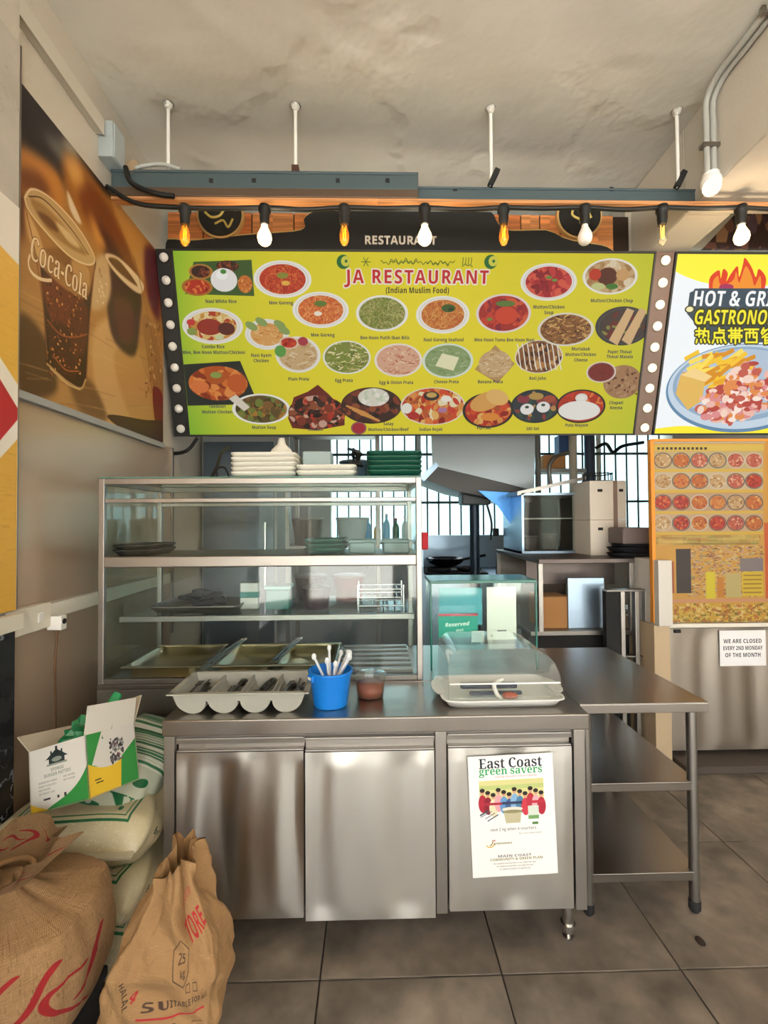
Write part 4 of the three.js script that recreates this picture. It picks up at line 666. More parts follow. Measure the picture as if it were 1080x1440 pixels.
  const pap = new THREE.BoxGeometry(w, h, 0.0012); pap.rotateZ(0.035); pap.translate((p1.x + p2.x) / 2, (p1.y + p2.y) / 2, CZ + 0.0045);
  single('leaflet', pap, mat({ map: tex, roughness: 0.7 }), 'white leaflet with people, a tub and green heading on the counter door', 'leaflet');
}

// ---------------------------------------------------------------- base behind the counter and the food display case
const KX0 = -1.165, KX1 = 0.208, KZ = -2.0, KB = -2.56, KT = 1.69;
{
  const b = thing('display_base', 'dark steel base cabinet under the glass food display', 'cabinet');
  part('body', lim(KX0, 0.76, 0.1, CTOP - 0.02, KB, KZ + 0.005, 0.003), M.steelDark, b);
  part('top', lim(KX0, 0.76, CTOP - 0.02, CTOP, KB, KZ + 0.005, 0.003), M.steelTop, b);
  part('plinth', lim(KX0 + 0.05, 0.7, 0, 0.1, KB + 0.05, KZ - 0.04, 0.002), M.steelDark, b);
}
{
  const t = thing('food_display_case', 'tall glass and steel food display case behind the counter', 'display case');
  const s = 0.024;
  for (const [x, z] of [[KX0, KZ - s], [KX1 - s, KZ - s], [KX0, KB], [KX1 - s, KB]]) part('post', lim(x, x + s, CTOP, KT, z, z + s, 0.003), M.steel, t);
  const rail = (name, y0, y1, z, m = M.steel) => part(name, lim(KX0 + s, KX1 - s, y0, y1, z, z + s, 0.003), m, t);
  rail('top_rail', KT - 0.026, KT, KZ - s); rail('top_rail', KT - 0.026, KT, KB);
  rail('glass_track', 1.586, 1.604, KZ - s - 0.004); rail('glass_track', 1.586, 1.604, KB);
  for (const z of [[KB + s, KZ - s]]) for (const x of [KX0, KX1 - s]) { part('side_rail', lim(x, x + s, KT - 0.026, KT, ...z, 0.003), M.steel, t); part('side_rail', lim(x, x + s, 1.315, 1.355, ...z, 0.003), M.steel, t); }
  part('top_plate', lim(KX0, KX1, KT, KT + 0.006, KB, KZ, 0.001), M.glassEdge, t);
  // folded shelf edge and shelf
  part('shelf_front', lim(KX0 + s, KX1 - s, 1.31, 1.358, KZ - s, KZ + 0.006, 0.006), M.steel, t);
  part('upper_shelf', lim(KX0 + s, KX1 - s, 1.34, 1.352, KB + s, KZ - s, 0.001), M.steel, t);
  part('lower_shelf', lim(KX0 + s, KX1 - s, 1.065, 1.073, KB + s, KZ - 0.12, 0.001), M.glass, t);
  part('lower_shelf_edge', lim(KX0 + s, KX1 - s, 1.055, 1.08, KZ - 0.135, KZ - 0.12, 0.003), M.steel, t);
  part('bottom_rail', lim(KX0 + s, KX1 - s, CTOP, CTOP + 0.022, KZ - s, KZ, 0.003), M.steelDark, t);
  const pane = (x0, x1, y0, y1, z0, z1) => part('pane', lim(x0, x1, y0, y1, z0, z1, 0), M.glass, t);
  pane(KX0 + s, KX1 - s, 1.604, KT - 0.026, KZ - 0.012, KZ - 0.008); pane(KX0 + s, KX1 - s, 1.36, 1.586, KZ - 0.014, KZ - 0.01);
  pane(KX0 + s, KX1 - s, CTOP + 0.022, 1.31, KZ - 0.012, KZ - 0.008);
  pane(KX0 + 0.008, KX0 + 0.012, CTOP, 1.31, KB + s, KZ - s); pane(KX1 - 0.012, KX1 - 0.008, CTOP, 1.31, KB + s, KZ - s); pane(KX1 - 0.012, KX1 - 0.008, 1.36, KT - 0.03, KB + s, KZ - s); pane(KX0 + 0.008, KX0 + 0.012, 1.36, KT - 0.03, KB + s, KZ - s);
  // slatted rack on the right of the floor of the case
  const r = part('rack', lim(-0.16, 0.17, CTOP, CTOP + 0.008, KB + 0.05, KZ - 0.05, 0.001), M.steelDark, t);
  for (let i = 0; i < 6; i++) part('slat', lim(-0.16, 0.17, CTOP + 0.008, CTOP + 0.03, KZ - 0.1 - i * 0.075, KZ - 0.07 - i * 0.075, 0.003), M.steel, r);
}
// food pans on the floor of the case
{
  const pan = (w, d, h) => {
    const ring = (a, b, y) => { const n = 40, o = []; for (let k = 0; k < n; k++) { const q = (k / n) * Math.PI * 2, c = Math.cos(q), s = Math.sin(q), e = 0.22; o.push(V(Math.sign(c) * Math.pow(Math.abs(c), e) * a / 2, y, Math.sign(s) * Math.pow(Math.abs(s), e) * b / 2)); } return o; };
    return loft([ring(w - 0.03, d - 0.03, 0.002), ring(w - 0.025, d - 0.025, 0.0), ring(w - 0.014, d - 0.014, h), ring(w + 0.012, d + 0.012, h), ring(w + 0.012, d + 0.012, h - 0.004), ring(w + 0.012, d + 0.012, h), ring(w - 0.016, d - 0.016, h + 0.001), ring(w - 0.03, d - 0.03, 0.006)].reverse(), { cap0: true });
  };
  const items = [[-0.93, 0.33, 'shallow empty steel food pan in the case corner by the left wall'], [-0.575, 0.25, 'empty steel food pan in the case behind the grey cutlery tray'], [-0.305, 0.25, 'empty steel food pan in the case behind the blue bucket']];
  const panM = phys({ color: 0xcfc4a8, metalness: 1, roughness: 0.28 });
  for (const [x, w, label] of items) { const o = thing('food_pan', label, 'pan', [x, CTOP, KZ - 0.25]); part('pan', pan(w, 0.36, 0.05), panM, o); part('rim', join(lim(-w / 2 - 0.01, w / 2 + 0.01, 0.047, 0.053, 0.166, 0.188, 0.002), lim(-w / 2 - 0.01, w / 2 + 0.01, 0.047, 0.053, -0.188, -0.166, 0.002)), panM, o); }
  for (const [x, label] of [[-0.72, 'pair of steel tongs between the two pans by the left wall'], [-0.44, 'pair of steel tongs between the pans behind the blue bucket']]) {
    const o = thing('tongs', label, 'tongs', [x, CTOP + 0.055, KZ - 0.25]);
    part('arm', rod([-0.02, 0.004, 0.16], [0.045, 0.03, -0.14], 0.006, 6), M.chrome, o); part('arm', rod([0.0, 0.004, 0.16], [0.065, 0.03, -0.14], 0.006, 6), M.chrome, o); part('hinge', rod([0.04, 0.028, -0.145], [0.075, 0.035, -0.145], 0.009, 8), M.chrome, o);
  }
}
// things on the upper shelf and on top of the case
{
  const trayGeo = (w, d, h, t = 0.006, flare = 0.02) => {
    const ring = (a, b, y) => { const n = 32, o = []; for (let k = 0; k < n; k++) { const q = (k / n) * Math.PI * 2, c = Math.cos(q), s = Math.sin(q), e = 0.2; o.push(V(Math.sign(c) * Math.pow(Math.abs(c), e) * a / 2, y, Math.sign(s) * Math.pow(Math.abs(s), e) * b / 2)); } return o; };
    return loft([ring(w - 2 * flare, d - 2 * flare, t), ring(w - 2 * t, d - 2 * t, h), ring(w, d, h), ring(w, d, h - t), ring(w - 2 * flare - t, d - 2 * flare - t, 0)], { cap0: true, cap1: true });
  };
  const green = mat({ color: 0x0f4a3a, roughness: 0.45 }), dark = mat({ color: 0x23272a, roughness: 0.5 }), greyP = mat({ color: 0x8fa0a0, roughness: 0.5 });
  const YS = 1.352, YT = KT + 0.006;
  const put = (name, g, m, px, y, z, label, cat, group, py = 760) => single(name, g, m, label, cat, [Q(px, py, { z }).x, y, z], 0, group);
  const tg = trayGeo(0.17, 0.3, 0.03);
  for (let i = 0; i < 2; i++) put('dark_tray', tg, dark, 206, YS + i * 0.022, -2.22, nth(i, 2) + ' of two charcoal plastic trays on the case shelf by the left wall', 'tray', 'charcoal trays on the case shelf');
  const gg = trayGeo(0.185, 0.28, 0.03);
  for (let i = 0; i < 3; i++) put('green_tray', gg, green, 460, YS + i * 0.02, -2.2, nth(i, 3) + ' dark green plastic tray of the pile on the inside shelf of the case', 'tray', 'green trays inside the case');
  for (const px of [510, 556]) put('lidded_box', join(bx(0.12, 0.05, 0.2, 0, 0.025, 0, 0.008), bx(0.13, 0.012, 0.21, 0, 0.056, 0, 0.004)), greyP, px, YS, -2.25, px < 530 ? 'grey-blue lidded box beside the green trays on the inside shelf' : 'grey-blue lidded box at the shelf end by the red cloth', 'box', 'grey boxes inside the case');
  const YL = 1.0735, zl = -2.33;
  single('steel_tray', trayGeo(0.42, 0.26, 0.035), M.steel, 'shallow steel tray on the glass shelf of the case', 'tray', [Q(285, 845, { z: zl }).x, YL, zl]);
  { const g = new THREE.IcosahedronGeometry(0.06, 3), p = g.attributes.position; for (let i = 0; i < p.count; i++) { const q = 1 + 0.3 * Math.sin(p.getX(i) * 90) * Math.sin(p.getY(i) * 70 + 1) + 0.2 * Math.sin(p.getZ(i) * 110); p.setXYZ(i, p.getX(i) * q * 1.6, p.getY(i) * q * 0.6, p.getZ(i) * q); } g.computeVertexNormals(); single('black_cloth', g, M.blackMatte, 'crumpled black cloth in the steel tray on the glass shelf', 'cloth', [Q(290, 830, { z: zl }).x, YL + 0.055, zl]); }
  const pk = thing('white_packet', 'upright white packet on the glass shelf of the case', 'packet', [Q(352, 840, { z: zl }).x, YL, zl]); part('pack', bx(0.09, 0.13, 0.05, 0, 0.065, 0, 0.006), M.white, pk); part('band', bx(0.091, 0.03, 0.051, 0, 0.07, 0, 0.002), mat({ color: 0x4a8a84, roughness: 0.5 }), pk);
  const gt = thing('green_tub', 'teal lidded tub on the glass shelf of the case', 'tub', [Q(393, 840, { z: zl }).x, YL, zl]); part('tub', bx(0.12, 0.1, 0.12, 0, 0.05, 0, 0.012), mat({ color: 0x2f7a70, roughness: 0.4 }), gt); part('lid', bx(0.128, 0.016, 0.128, 0, 0.108, 0, 0.005), mat({ color: 0x8fc0b8, roughness: 0.4 }), gt);
  const pt = thing('plum_pot', 'dark plum pot on the glass shelf of the case', 'pot', [Q(445, 840, { z: zl }).x, YL, zl]); part('pot', lathe([[0, 0], [0.06, 0], [0.07, 0.1], [0.066, 0.1], [0.056, 0.006], [0, 0.006]], 28), mat({ color: 0x3a2630, roughness: 0.4 }), pt); part('knob', lathe([[0, 0.14], [0.012, 0.136], [0.01, 0.122], [0.07, 0.104], [0.07, 0.1], [0, 0.1]], 24), M.steel, pt);
  const wr2 = thing('wire_rack', 'small chrome wire rack on the glass shelf of the case', 'rack', [Q(535, 840, { z: zl }).x, YL, zl]); for (const y of [0.02, 0.06, 0.1]) part('shelf_wire', join(rod([-0.11, y, 0.08], [0.11, y, 0.08], 0.004, 6), rod([-0.11, y, -0.08], [0.11, y, -0.08], 0.004, 6), ...[-0.08, -0.04, 0, 0.04, 0.08].map((x) => rod([x, y, -0.08], [x, y, 0.08], 0.003, 5))), M.chrome, wr2); for (const x of [-0.11, 0.11]) for (const z of [-0.08, 0.08]) part('leg', rod([x, 0, z], [x, 0.12, z], 0.005, 6), M.chrome, wr2);
  const zt = -2.2, wt = trayGeo(0.29, 0.3, 0.028, 0.006, 0.012);
  for (let i = 0; i < 5; i++) put('white_tray', wt, M.foam, 379, YT + i * 0.021, zt, nth(i, 5) + ' off-white flat tray of the five-high pile on top of the case', 'tray', 'white trays on top of the case', 650);
  const low = trayGeo(0.27, 0.28, 0.032, 0.006, 0.012);
  for (let i = 0; i < 2; i++) put('white_tray', low, M.foam, 462, YT + i * 0.026, zt, nth(i, 2) + ' of two off-white flat trays beside the green trays', 'tray', 'low white trays on top of the case', 650);
  single('grey_box', bx(0.13, 0.07, 0.16, 0, 0.035, 0, 0.006), greyP, 'plain grey box on the low pile of white trays', 'box', [Q(447, 640, { z: zt }).x, YT + 0.06, zt - 0.03]);
  single('funnel', lathe([[0.0, 0], [0.055, 0], [0.056, 0.008], [0.045, 0.03], [0.02, 0.055], [0.013, 0.085], [0.011, 0.085], [0.011, 0.06], [0, 0.06]], 24), M.foam, 'white plastic cone upside down on the tall pile of trays', 'funnel', [Q(396, 630, { z: zt }).x, YT + 0.114, zt]);
  const top = trayGeo(0.25, 0.28, 0.034, 0.006, 0.016);
  for (let i = 0; i < 5; i++) put('green_tray', top, green, 553, YT + i * 0.021, zt, nth(i, 5) + ' dark green plastic tray of the pile on top of the case', 'tray', 'green trays on top of the case', 650);
  const wire = []; for (let i = 0; i < 22; i++) wire.push([rr(-0.045, 0.045), 0.058 + rr(0.004, 0.09), rr(-0.05, 0.05)]);
  single('wire_tangle', tube(wire, 0.006, 160, 5), M.black, 'tangle of black wire on top of the case', 'wire', [Q(497, 640, { z: zt }).x, YT, zt]);
  // plug box and leads left of the trays
  const pb = thing('extension_plug', 'white plug box with black leads behind the case top', 'plug', [Q(300, 664, { z: -2.5 }).x, YT, -2.5]);
  part('body', bx(0.075, 0.045, 0.06, 0, 0.0225, 0, 0.004), M.white, pb);
  part('lead', tube([[0.02, 0.045, 0], [0.02, 0.09, 0], [0.05, 0.1, -0.02], [0.07, 0.05, -0.04], [0.07, 0.003, -0.04]], 0.006, 30, 6), M.black, pb);
  part('lead', tube([[-0.01, 0.045, 0], [0.0, 0.1, -0.05], [-0.02, 0.2, -0.2], [-0.02, 0.26, -0.35]], 0.01, 30, 6), M.black, pb);
}

// ---------------------------------------------------------------- things on the counter
{
  // cutlery tray: four rounded troughs
  const w = 0.47, d = 0.23, h = 0.075, n = 4, r = w / n / 2 - 0.004, t = thing('cutlery_tray', 'pale grey plastic cutlery tray with four rounded troughs on the counter', 'tray', [-0.482, CTOP, -1.79]);
  const plastic = mat({ color: 0xa8a79c, roughness: 0.5 });
  const outer = [], inner = [], cx = (i) => -w / 2 + (i + 0.5) * (w / n);
  for (let i = 0; i < n; i++) for (let k = 0; k <= 16; k++) { const a = Math.PI + (k / 16) * Math.PI; outer.push([cx(i) + Math.cos(a) * r, 0.046 + Math.sin(a) * 0.046]); inner.push([cx(i) + Math.cos(a) * (r - 0.004), 0.047 + Math.sin(a) * 0.042]); }
  const taper = (g) => { const p = g.attributes.position; for (let i = 0; i < p.count; i++) { const f = 0.93 + 0.07 * Math.min(1, p.getY(i) / h); p.setX(i, p.getX(i) * f); p.setZ(i, p.getZ(i) * (0.9 + 0.1 * Math.min(1, p.getY(i) / h))); } g.computeVertexNormals(); return g; };
  const body = polyShape([...outer, [w / 2, h], [w / 2 - 0.005, h], ...inner.slice().reverse(), [-w / 2 + 0.005, h], [-w / 2, h]]);
  part('trough_body', taper(extrude(body, d - 0.012).translate(0, 0, -d / 2 + 0.006)), plastic, t);
  const end = polyShape([...outer, [w / 2, h], [-w / 2, h]]);
  for (const z of [-d / 2, d / 2 - 0.006]) part('end_wall', taper(extrude(end, 0.006).translate(0, 0, z)), plastic, t);
  for (let i = 1; i < n; i++) part('divider', bx(0.005, 0.028, d * 0.92, -w / 2 * 0.97 + i * (w / n) * 0.97, 0.056, 0, 0.001), plastic, t);
  part('rim', join(bx(w + 0.03, 0.006, 0.02, 0, h, d / 2 + 0.004, 0.002), bx(w + 0.03, 0.006, 0.02, 0, h, -d / 2 - 0.004, 0.002), bx(0.02, 0.006, d + 0.02, w / 2 + 0.004, h, 0, 0.002), bx(0.02, 0.006, d + 0.02, -w / 2 - 0.004, h, 0, 0.002)), plastic, t);
  const spoonM = phys({ color: 0x6b625c, metalness: 1, roughness: 0.3 });
  const spoon = join(rod([0, 0, 0.09], [0, 0.004, -0.03], 0.004, 6), new THREE.SphereGeometry(0.017, 10, 6).scale(0.9, 0.3, 1.5).translate(0, 0.004, -0.05).toNonIndexed());
  const fork = join(rod([0, 0, 0.09], [0, 0.004, -0.03], 0.004, 6), bx(0.02, 0.004, 0.02, 0, 0.004, -0.035, 0.001), ...[-0.008, -0.003, 0.003, 0.008].map((x) => rod([x, 0.004, -0.04], [x, 0.006, -0.075], 0.0018, 5)));
  for (let i = 0; i < n; i++) for (let k = 0; k < 7; k++) {
    const s = (i + k) % 3 !== 0;
    const o = single(s ? 'spoon' : 'fork', s ? spoon : fork, spoonM, s ? 'metal spoon lying in the grey cutlery tray' : 'metal fork lying in the grey cutlery tray', s ? 'spoon' : 'fork', [t.position.x + cx(i) * 0.97 + rr(-0.025, 0.025), CTOP + 0.022 + k * 0.0055, t.position.z + rr(-0.01, 0.01)], 0, s ? 'spoons in the cutlery tray' : 'forks in the cutlery tray');
    o.rotation.set(rr(-0.08, 0.08), rr(-0.2, 0.2) + (k % 2 ? Math.PI : 0), rr(-0.3, 0.3));
  }
}
{
  const q = Q(467, 984, { y: CTOP }), bz = -1.755, b = thing('blue_bucket', 'small blue plastic bucket of white utensils on the counter', 'bucket', [q.x * 1.01, CTOP, bz]);
  const blue = mat({ color: 0x0e7ad8, roughness: 0.4 });
  part('body', lathe([[0, 0.004], [0.06, 0.004], [0.0605, 0], [0.062, 0.002], [0.078, 0.12], [0.083, 0.122], [0.083, 0.13], [0.076, 0.13], [0.058, 0.01], [0, 0.01]], 40), blue, b);
  for (const [a, m] of [[-0.95, 1], [2.2, 0]]) { const g = join(bx(0.036, 0.024, 0.012, 0, 0, 0, 0.004)); const o = part('grip_tab', g, blue, b, [Math.sin(a) * 0.082, 0.112, Math.cos(a) * 0.082]); o.rotation.y = a; if (m) { part('grip_slot', bx(0.022, 0.011, 0.014, 0, 0, 0.001, 0.003), M.white, o); } }
  const stickM = mat({ color: 0xd9dde0, roughness: 0.4 });
  for (let i = 0; i < 9; i++) {
    const a = rr(-2.4, 0.7) + (i % 3), r0 = 0.03, r1 = 0.072, h = rr(0.15, 0.19), x = b.position.x, s = single('plastic_spoon', join(rod([Math.cos(a) * r0 * -0.6, 0.012, Math.sin(a) * r0 * -0.6], [Math.cos(a) * r1, h, Math.sin(a) * r1], 0.005, 7), new THREE.SphereGeometry(0.009, 8, 6).scale(1, 1.4, 0.6).translate(Math.cos(a) * r1, h, Math.sin(a) * r1).toNonIndexed()), stickM, 'white plastic utensil standing in the blue bucket', 'utensil', [x, CTOP, bz], 0, 'white utensils in the blue bucket'); void s;
  }
}
{
  const q = Q(521, 966, { y: CTOP }), t = thing('sauce_tub', 'clear round tub of brown sauce with a clear lid beside the blue bucket', 'tub', [q.x, CTOP, -1.83]);
  part('tub', lathe([[0, 0.001], [0.05, 0.001], [0.061, 0.08], [0.0605, 0.08], [0.0495, 0.003], [0, 0.003]], 36), M.clearPlastic, t);
  part('sauce', lathe([[0, 0.004], [0.0485, 0.004], [0.054, 0.05], [0, 0.051]], 32), mat({ color: 0x8a4326, roughness: 0.35 }), t);
  part('lid', lathe([[0, 0.09], [0.05, 0.09], [0.056, 0.083], [0.066, 0.084], [0.066, 0.078], [0.062, 0.078]], 36), M.clearPlastic, t);
}
{
  // tray with a clear roll-top cover
  const x0 = 0.25, x1 = 0.695, z0 = -1.68, z1 = -1.965, t = thing('covered_tray', 'white serving tray under a clear roll-top cover on the counter', 'covered tray', [(x0 + x1) / 2, CTOP, (z0 + z1) / 2]);
  const w = x1 - x0, d = z0 - z1, wp = mat({ color: 0xe4e3df, roughness: 0.35 });
  const ring = (a, b, y, e = 0.22) => { const n = 48, o = []; for (let k = 0; k < n; k++) { const q = (k / n) * Math.PI * 2, c = Math.cos(q), s = Math.sin(q); o.push(V(Math.sign(c) * Math.pow(Math.abs(c), e) * a / 2, y, Math.sign(s) * Math.pow(Math.abs(s), e) * b / 2)); } return o; };
  part('tray', loft([ring(w - 0.05, d - 0.05, 0.008), ring(w - 0.02, d - 0.02, 0.032), ring(w + 0.008, d + 0.008, 0.032), ring(w + 0.01, d + 0.01, 0.028), ring(w - 0.012, d - 0.012, 0.022), ring(w - 0.04, d - 0.04, 0)], { cap0: true, cap1: true }), wp, t);
  for (const s of [-1, 1]) part('handle_ear', new THREE.CylinderGeometry(0.035, 0.03, 0.008, 20, 1).scale(0.7, 1, 2.2).translate(s * (w / 2 + 0.004), 0.033, 0), wp, t);
  // cover profile in x-y: upright left side, flat top, arc on the right
  const prof = []; prof.push([-w / 2 + 0.015, 0.034], [-w / 2 + 0.018, 0.16]);
  for (let k = 0; k <= 6; k++) { const a = Math.PI - (k / 6) * Math.PI / 2; prof.push([-w / 2 + 0.068 + Math.cos(a) * 0.05, 0.165 + Math.sin(a) * 0.05]); }
  for (let k = 0; k <= 12; k++) { const a = Math.PI / 2 - (k / 12) * Math.PI / 2; prof.push([w / 2 - 0.145 + Math.cos(a) * 0.13, 0.085 + Math.sin(a) * 0.13]); }
  prof.push([w / 2 - 0.014, 0.034]);
  const inn = prof.map(([a, b]) => [a * 0.985, b - (b > 0.05 ? 0.003 : 0)]).reverse();
  const D = d - 0.02;
  part('cover', toCreasedNormals(extrude(polyShape([...prof, ...inn]), D).translate(0, 0, -D / 2), 0.6), M.clearPlastic, t);
  for (const z of [-D / 2, D / 2 - 0.002]) part('cover_end', extrude(polyShape(prof), 0.002).translate(0, 0, z), M.clearPlastic, t);
  part('cover_rim', join(bx(w - 0.02, 0.008, 0.006, 0, 0.037, D / 2, 0.002), bx(w - 0.02, 0.008, 0.006, 0, 0.037, -D / 2, 0.002)), M.clearPlastic, t);
  part('divider_line', bx(w - 0.04, 0.006, 0.004, 0, 0.09, D / 2 + 0.002, 0.001), M.white, t);
  const y = CTOP + 0.01;
  const tg = thing('serving_tongs', 'white and dark blue tongs lying inside the clear cover', 'tongs', [(x0 + x1) / 2, y, (z0 + z1) / 2]);
  part('arm', bx(0.22, 0.02, 0.028, -0.03, 0.03, 0.01, 0.006), mat({ color: 0x1c2c44, roughness: 0.4 }), tg); part('arm', bx(0.2, 0.012, 0.02, -0.01, 0.012, 0.04, 0.004), mat({ color: 0x3a4a60, roughness: 0.4 }), tg);
  part('clip', tube([[0.0, 0.002, 0.09], [-0.02, 0.03, 0.09], [-0.025, 0.06, 0.08], [0.01, 0.075, 0.07]], 0.008, 16, 7), M.white, tg);
  single('food_piece', new THREE.SphereGeometry(0.02, 12, 8).scale(1.5, 0.6, 1), mat({ color: 0xc9572a, roughness: 0.6 }), 'small orange piece of food on the covered tray', 'food', [(x0 + x1) / 2 + 0.035, y + 0.013, z0 - 0.07]);
}
{
  // clear collection box behind the covered tray
  const z = -2.12, x0 = Q(606, 860, { z }).x, x1 = Q(754, 860, { z }).x, yt = 1.215, d = 0.22, cx = (x0 + x1) / 2, w = x1 - x0, h = yt - CTOP, t = thing('acrylic_box', 'clear acrylic box with green edges and a white card behind the covered tray', 'box', [cx, CTOP, z - d / 2]);
  for (const s of [-1, 1]) { part('side', bx(0.006, h, d, s * (w / 2 - 0.003), h / 2, 0, 0.001), M.acrylic, t); part('wall', bx(w, h, 0.006, 0, h / 2, s * (d / 2 - 0.003), 0.001), M.acrylic, t); }
  part('lid', bx(w + 0.006, 0.014, d + 0.006, 0, h + 0.006, 0, 0.002), M.teal, t);
  part('edge', join(bx(0.008, h, 0.008, w / 2, h / 2, d / 2, 0.001), bx(0.008, h, 0.008, -w / 2, h / 2, d / 2, 0.001)), M.teal, t);
  const card = canvasTex(192, 256, (g) => { g.fillStyle = '#e6e2da'; g.fillRect(0, 0, 192, 256); g.fillStyle = '#6f6b66'; g.fillRect(66, 210, 62, 7); g.fillRect(24, 232, 12, 10); });
  part('white_card', new THREE.BoxGeometry(0.135, 0.24, 0.002).translate(0.085, h - 0.14, d / 2 - 0.012), mat({ map: card, roughness: 0.6 }), t);
  const tealCard = canvasTex(256, 160, (g) => { g.fillStyle = '#12a08c'; g.fillRect(0, 0, 256, 160); g.fillStyle = '#c23a4a'; g.fillRect(0, 0, 256, 16); g.fillStyle = '#e8f2ee'; g.font = 'italic bold 36px sans-serif'; g.save(); g.translate(40, 88); g.rotate(-0.06); g.fillText('Reserved', 0, 0); g.font = 'italic bold 24px sans-serif'; g.fillText('seat', 70, 34); g.restore(); });
  part('teal_card', new THREE.BoxGeometry(0.18, 0.11, 0.004).translate(-0.115, 0.2, d / 2 - 0.014), mat({ map: tealCard, roughness: 0.5 }), t);
  part('blue_sheet', bx(0.2, 0.17, 0.003, -0.1, 0.285, d / 2 - 0.03, 0), mat({ color: 0x3f9aa8, roughness: 0.5 }), t);
  part('white_slip', bx(0.06, 0.05, 0.003, -0.025, 0.15, d / 2 - 0.01, 0), M.white, t);
}

// ---------------------------------------------------------------- work table
{
  const x0 = 0.765, x1 = 1.255, z0 = -1.735, z1 = -2.5, t = thing('work_table', 'stainless steel work table with two undershelves beside the counter', 'table');
  part('top', join(lim(x0, x1, 0.8, 0.812, z1, z0, 0.002), lim(x0, x1, 0.775, 0.81, z0 - 0.015, z0 + 0.001, 0.003), lim(x0, x0 + 0.015, 0.775, 0.81, z1, z0, 0.003), lim(x1 - 0.015, x1, 0.775, 0.81, z1, z0, 0.003)), M.steelTop, t);
  for (const [x, z] of [[x0 + 0.045, z0 - 0.05], [x1 - 0.035, z0 - 0.05], [x0 + 0.045, z1 + 0.05], [x1 - 0.035, z1 + 0.05]]) { const l = part('leg', rod([x, 0.04, z], [x, 0.8, z], 0.019, 16), M.steelDark, t); part('foot', join(rod([x, 0.012, z], [x, 0.045, z], 0.021, 14), rod([x, 0, z], [x, 0.014, z], 0.013, 12)), M.blackMatte, l); }
  for (const y of [0.482, 0.143]) part('undershelf', join(lim(x0 + 0.03, x1 - 0.02, y + 0.008, y + 0.016, z1 + 0.03, z0 - 0.035, 0.002), lim(x0 + 0.03, x1 - 0.02, y - 0.018, y + 0.014, z0 - 0.05, z0 - 0.036, 0.003)), M.steelTop, t);
}

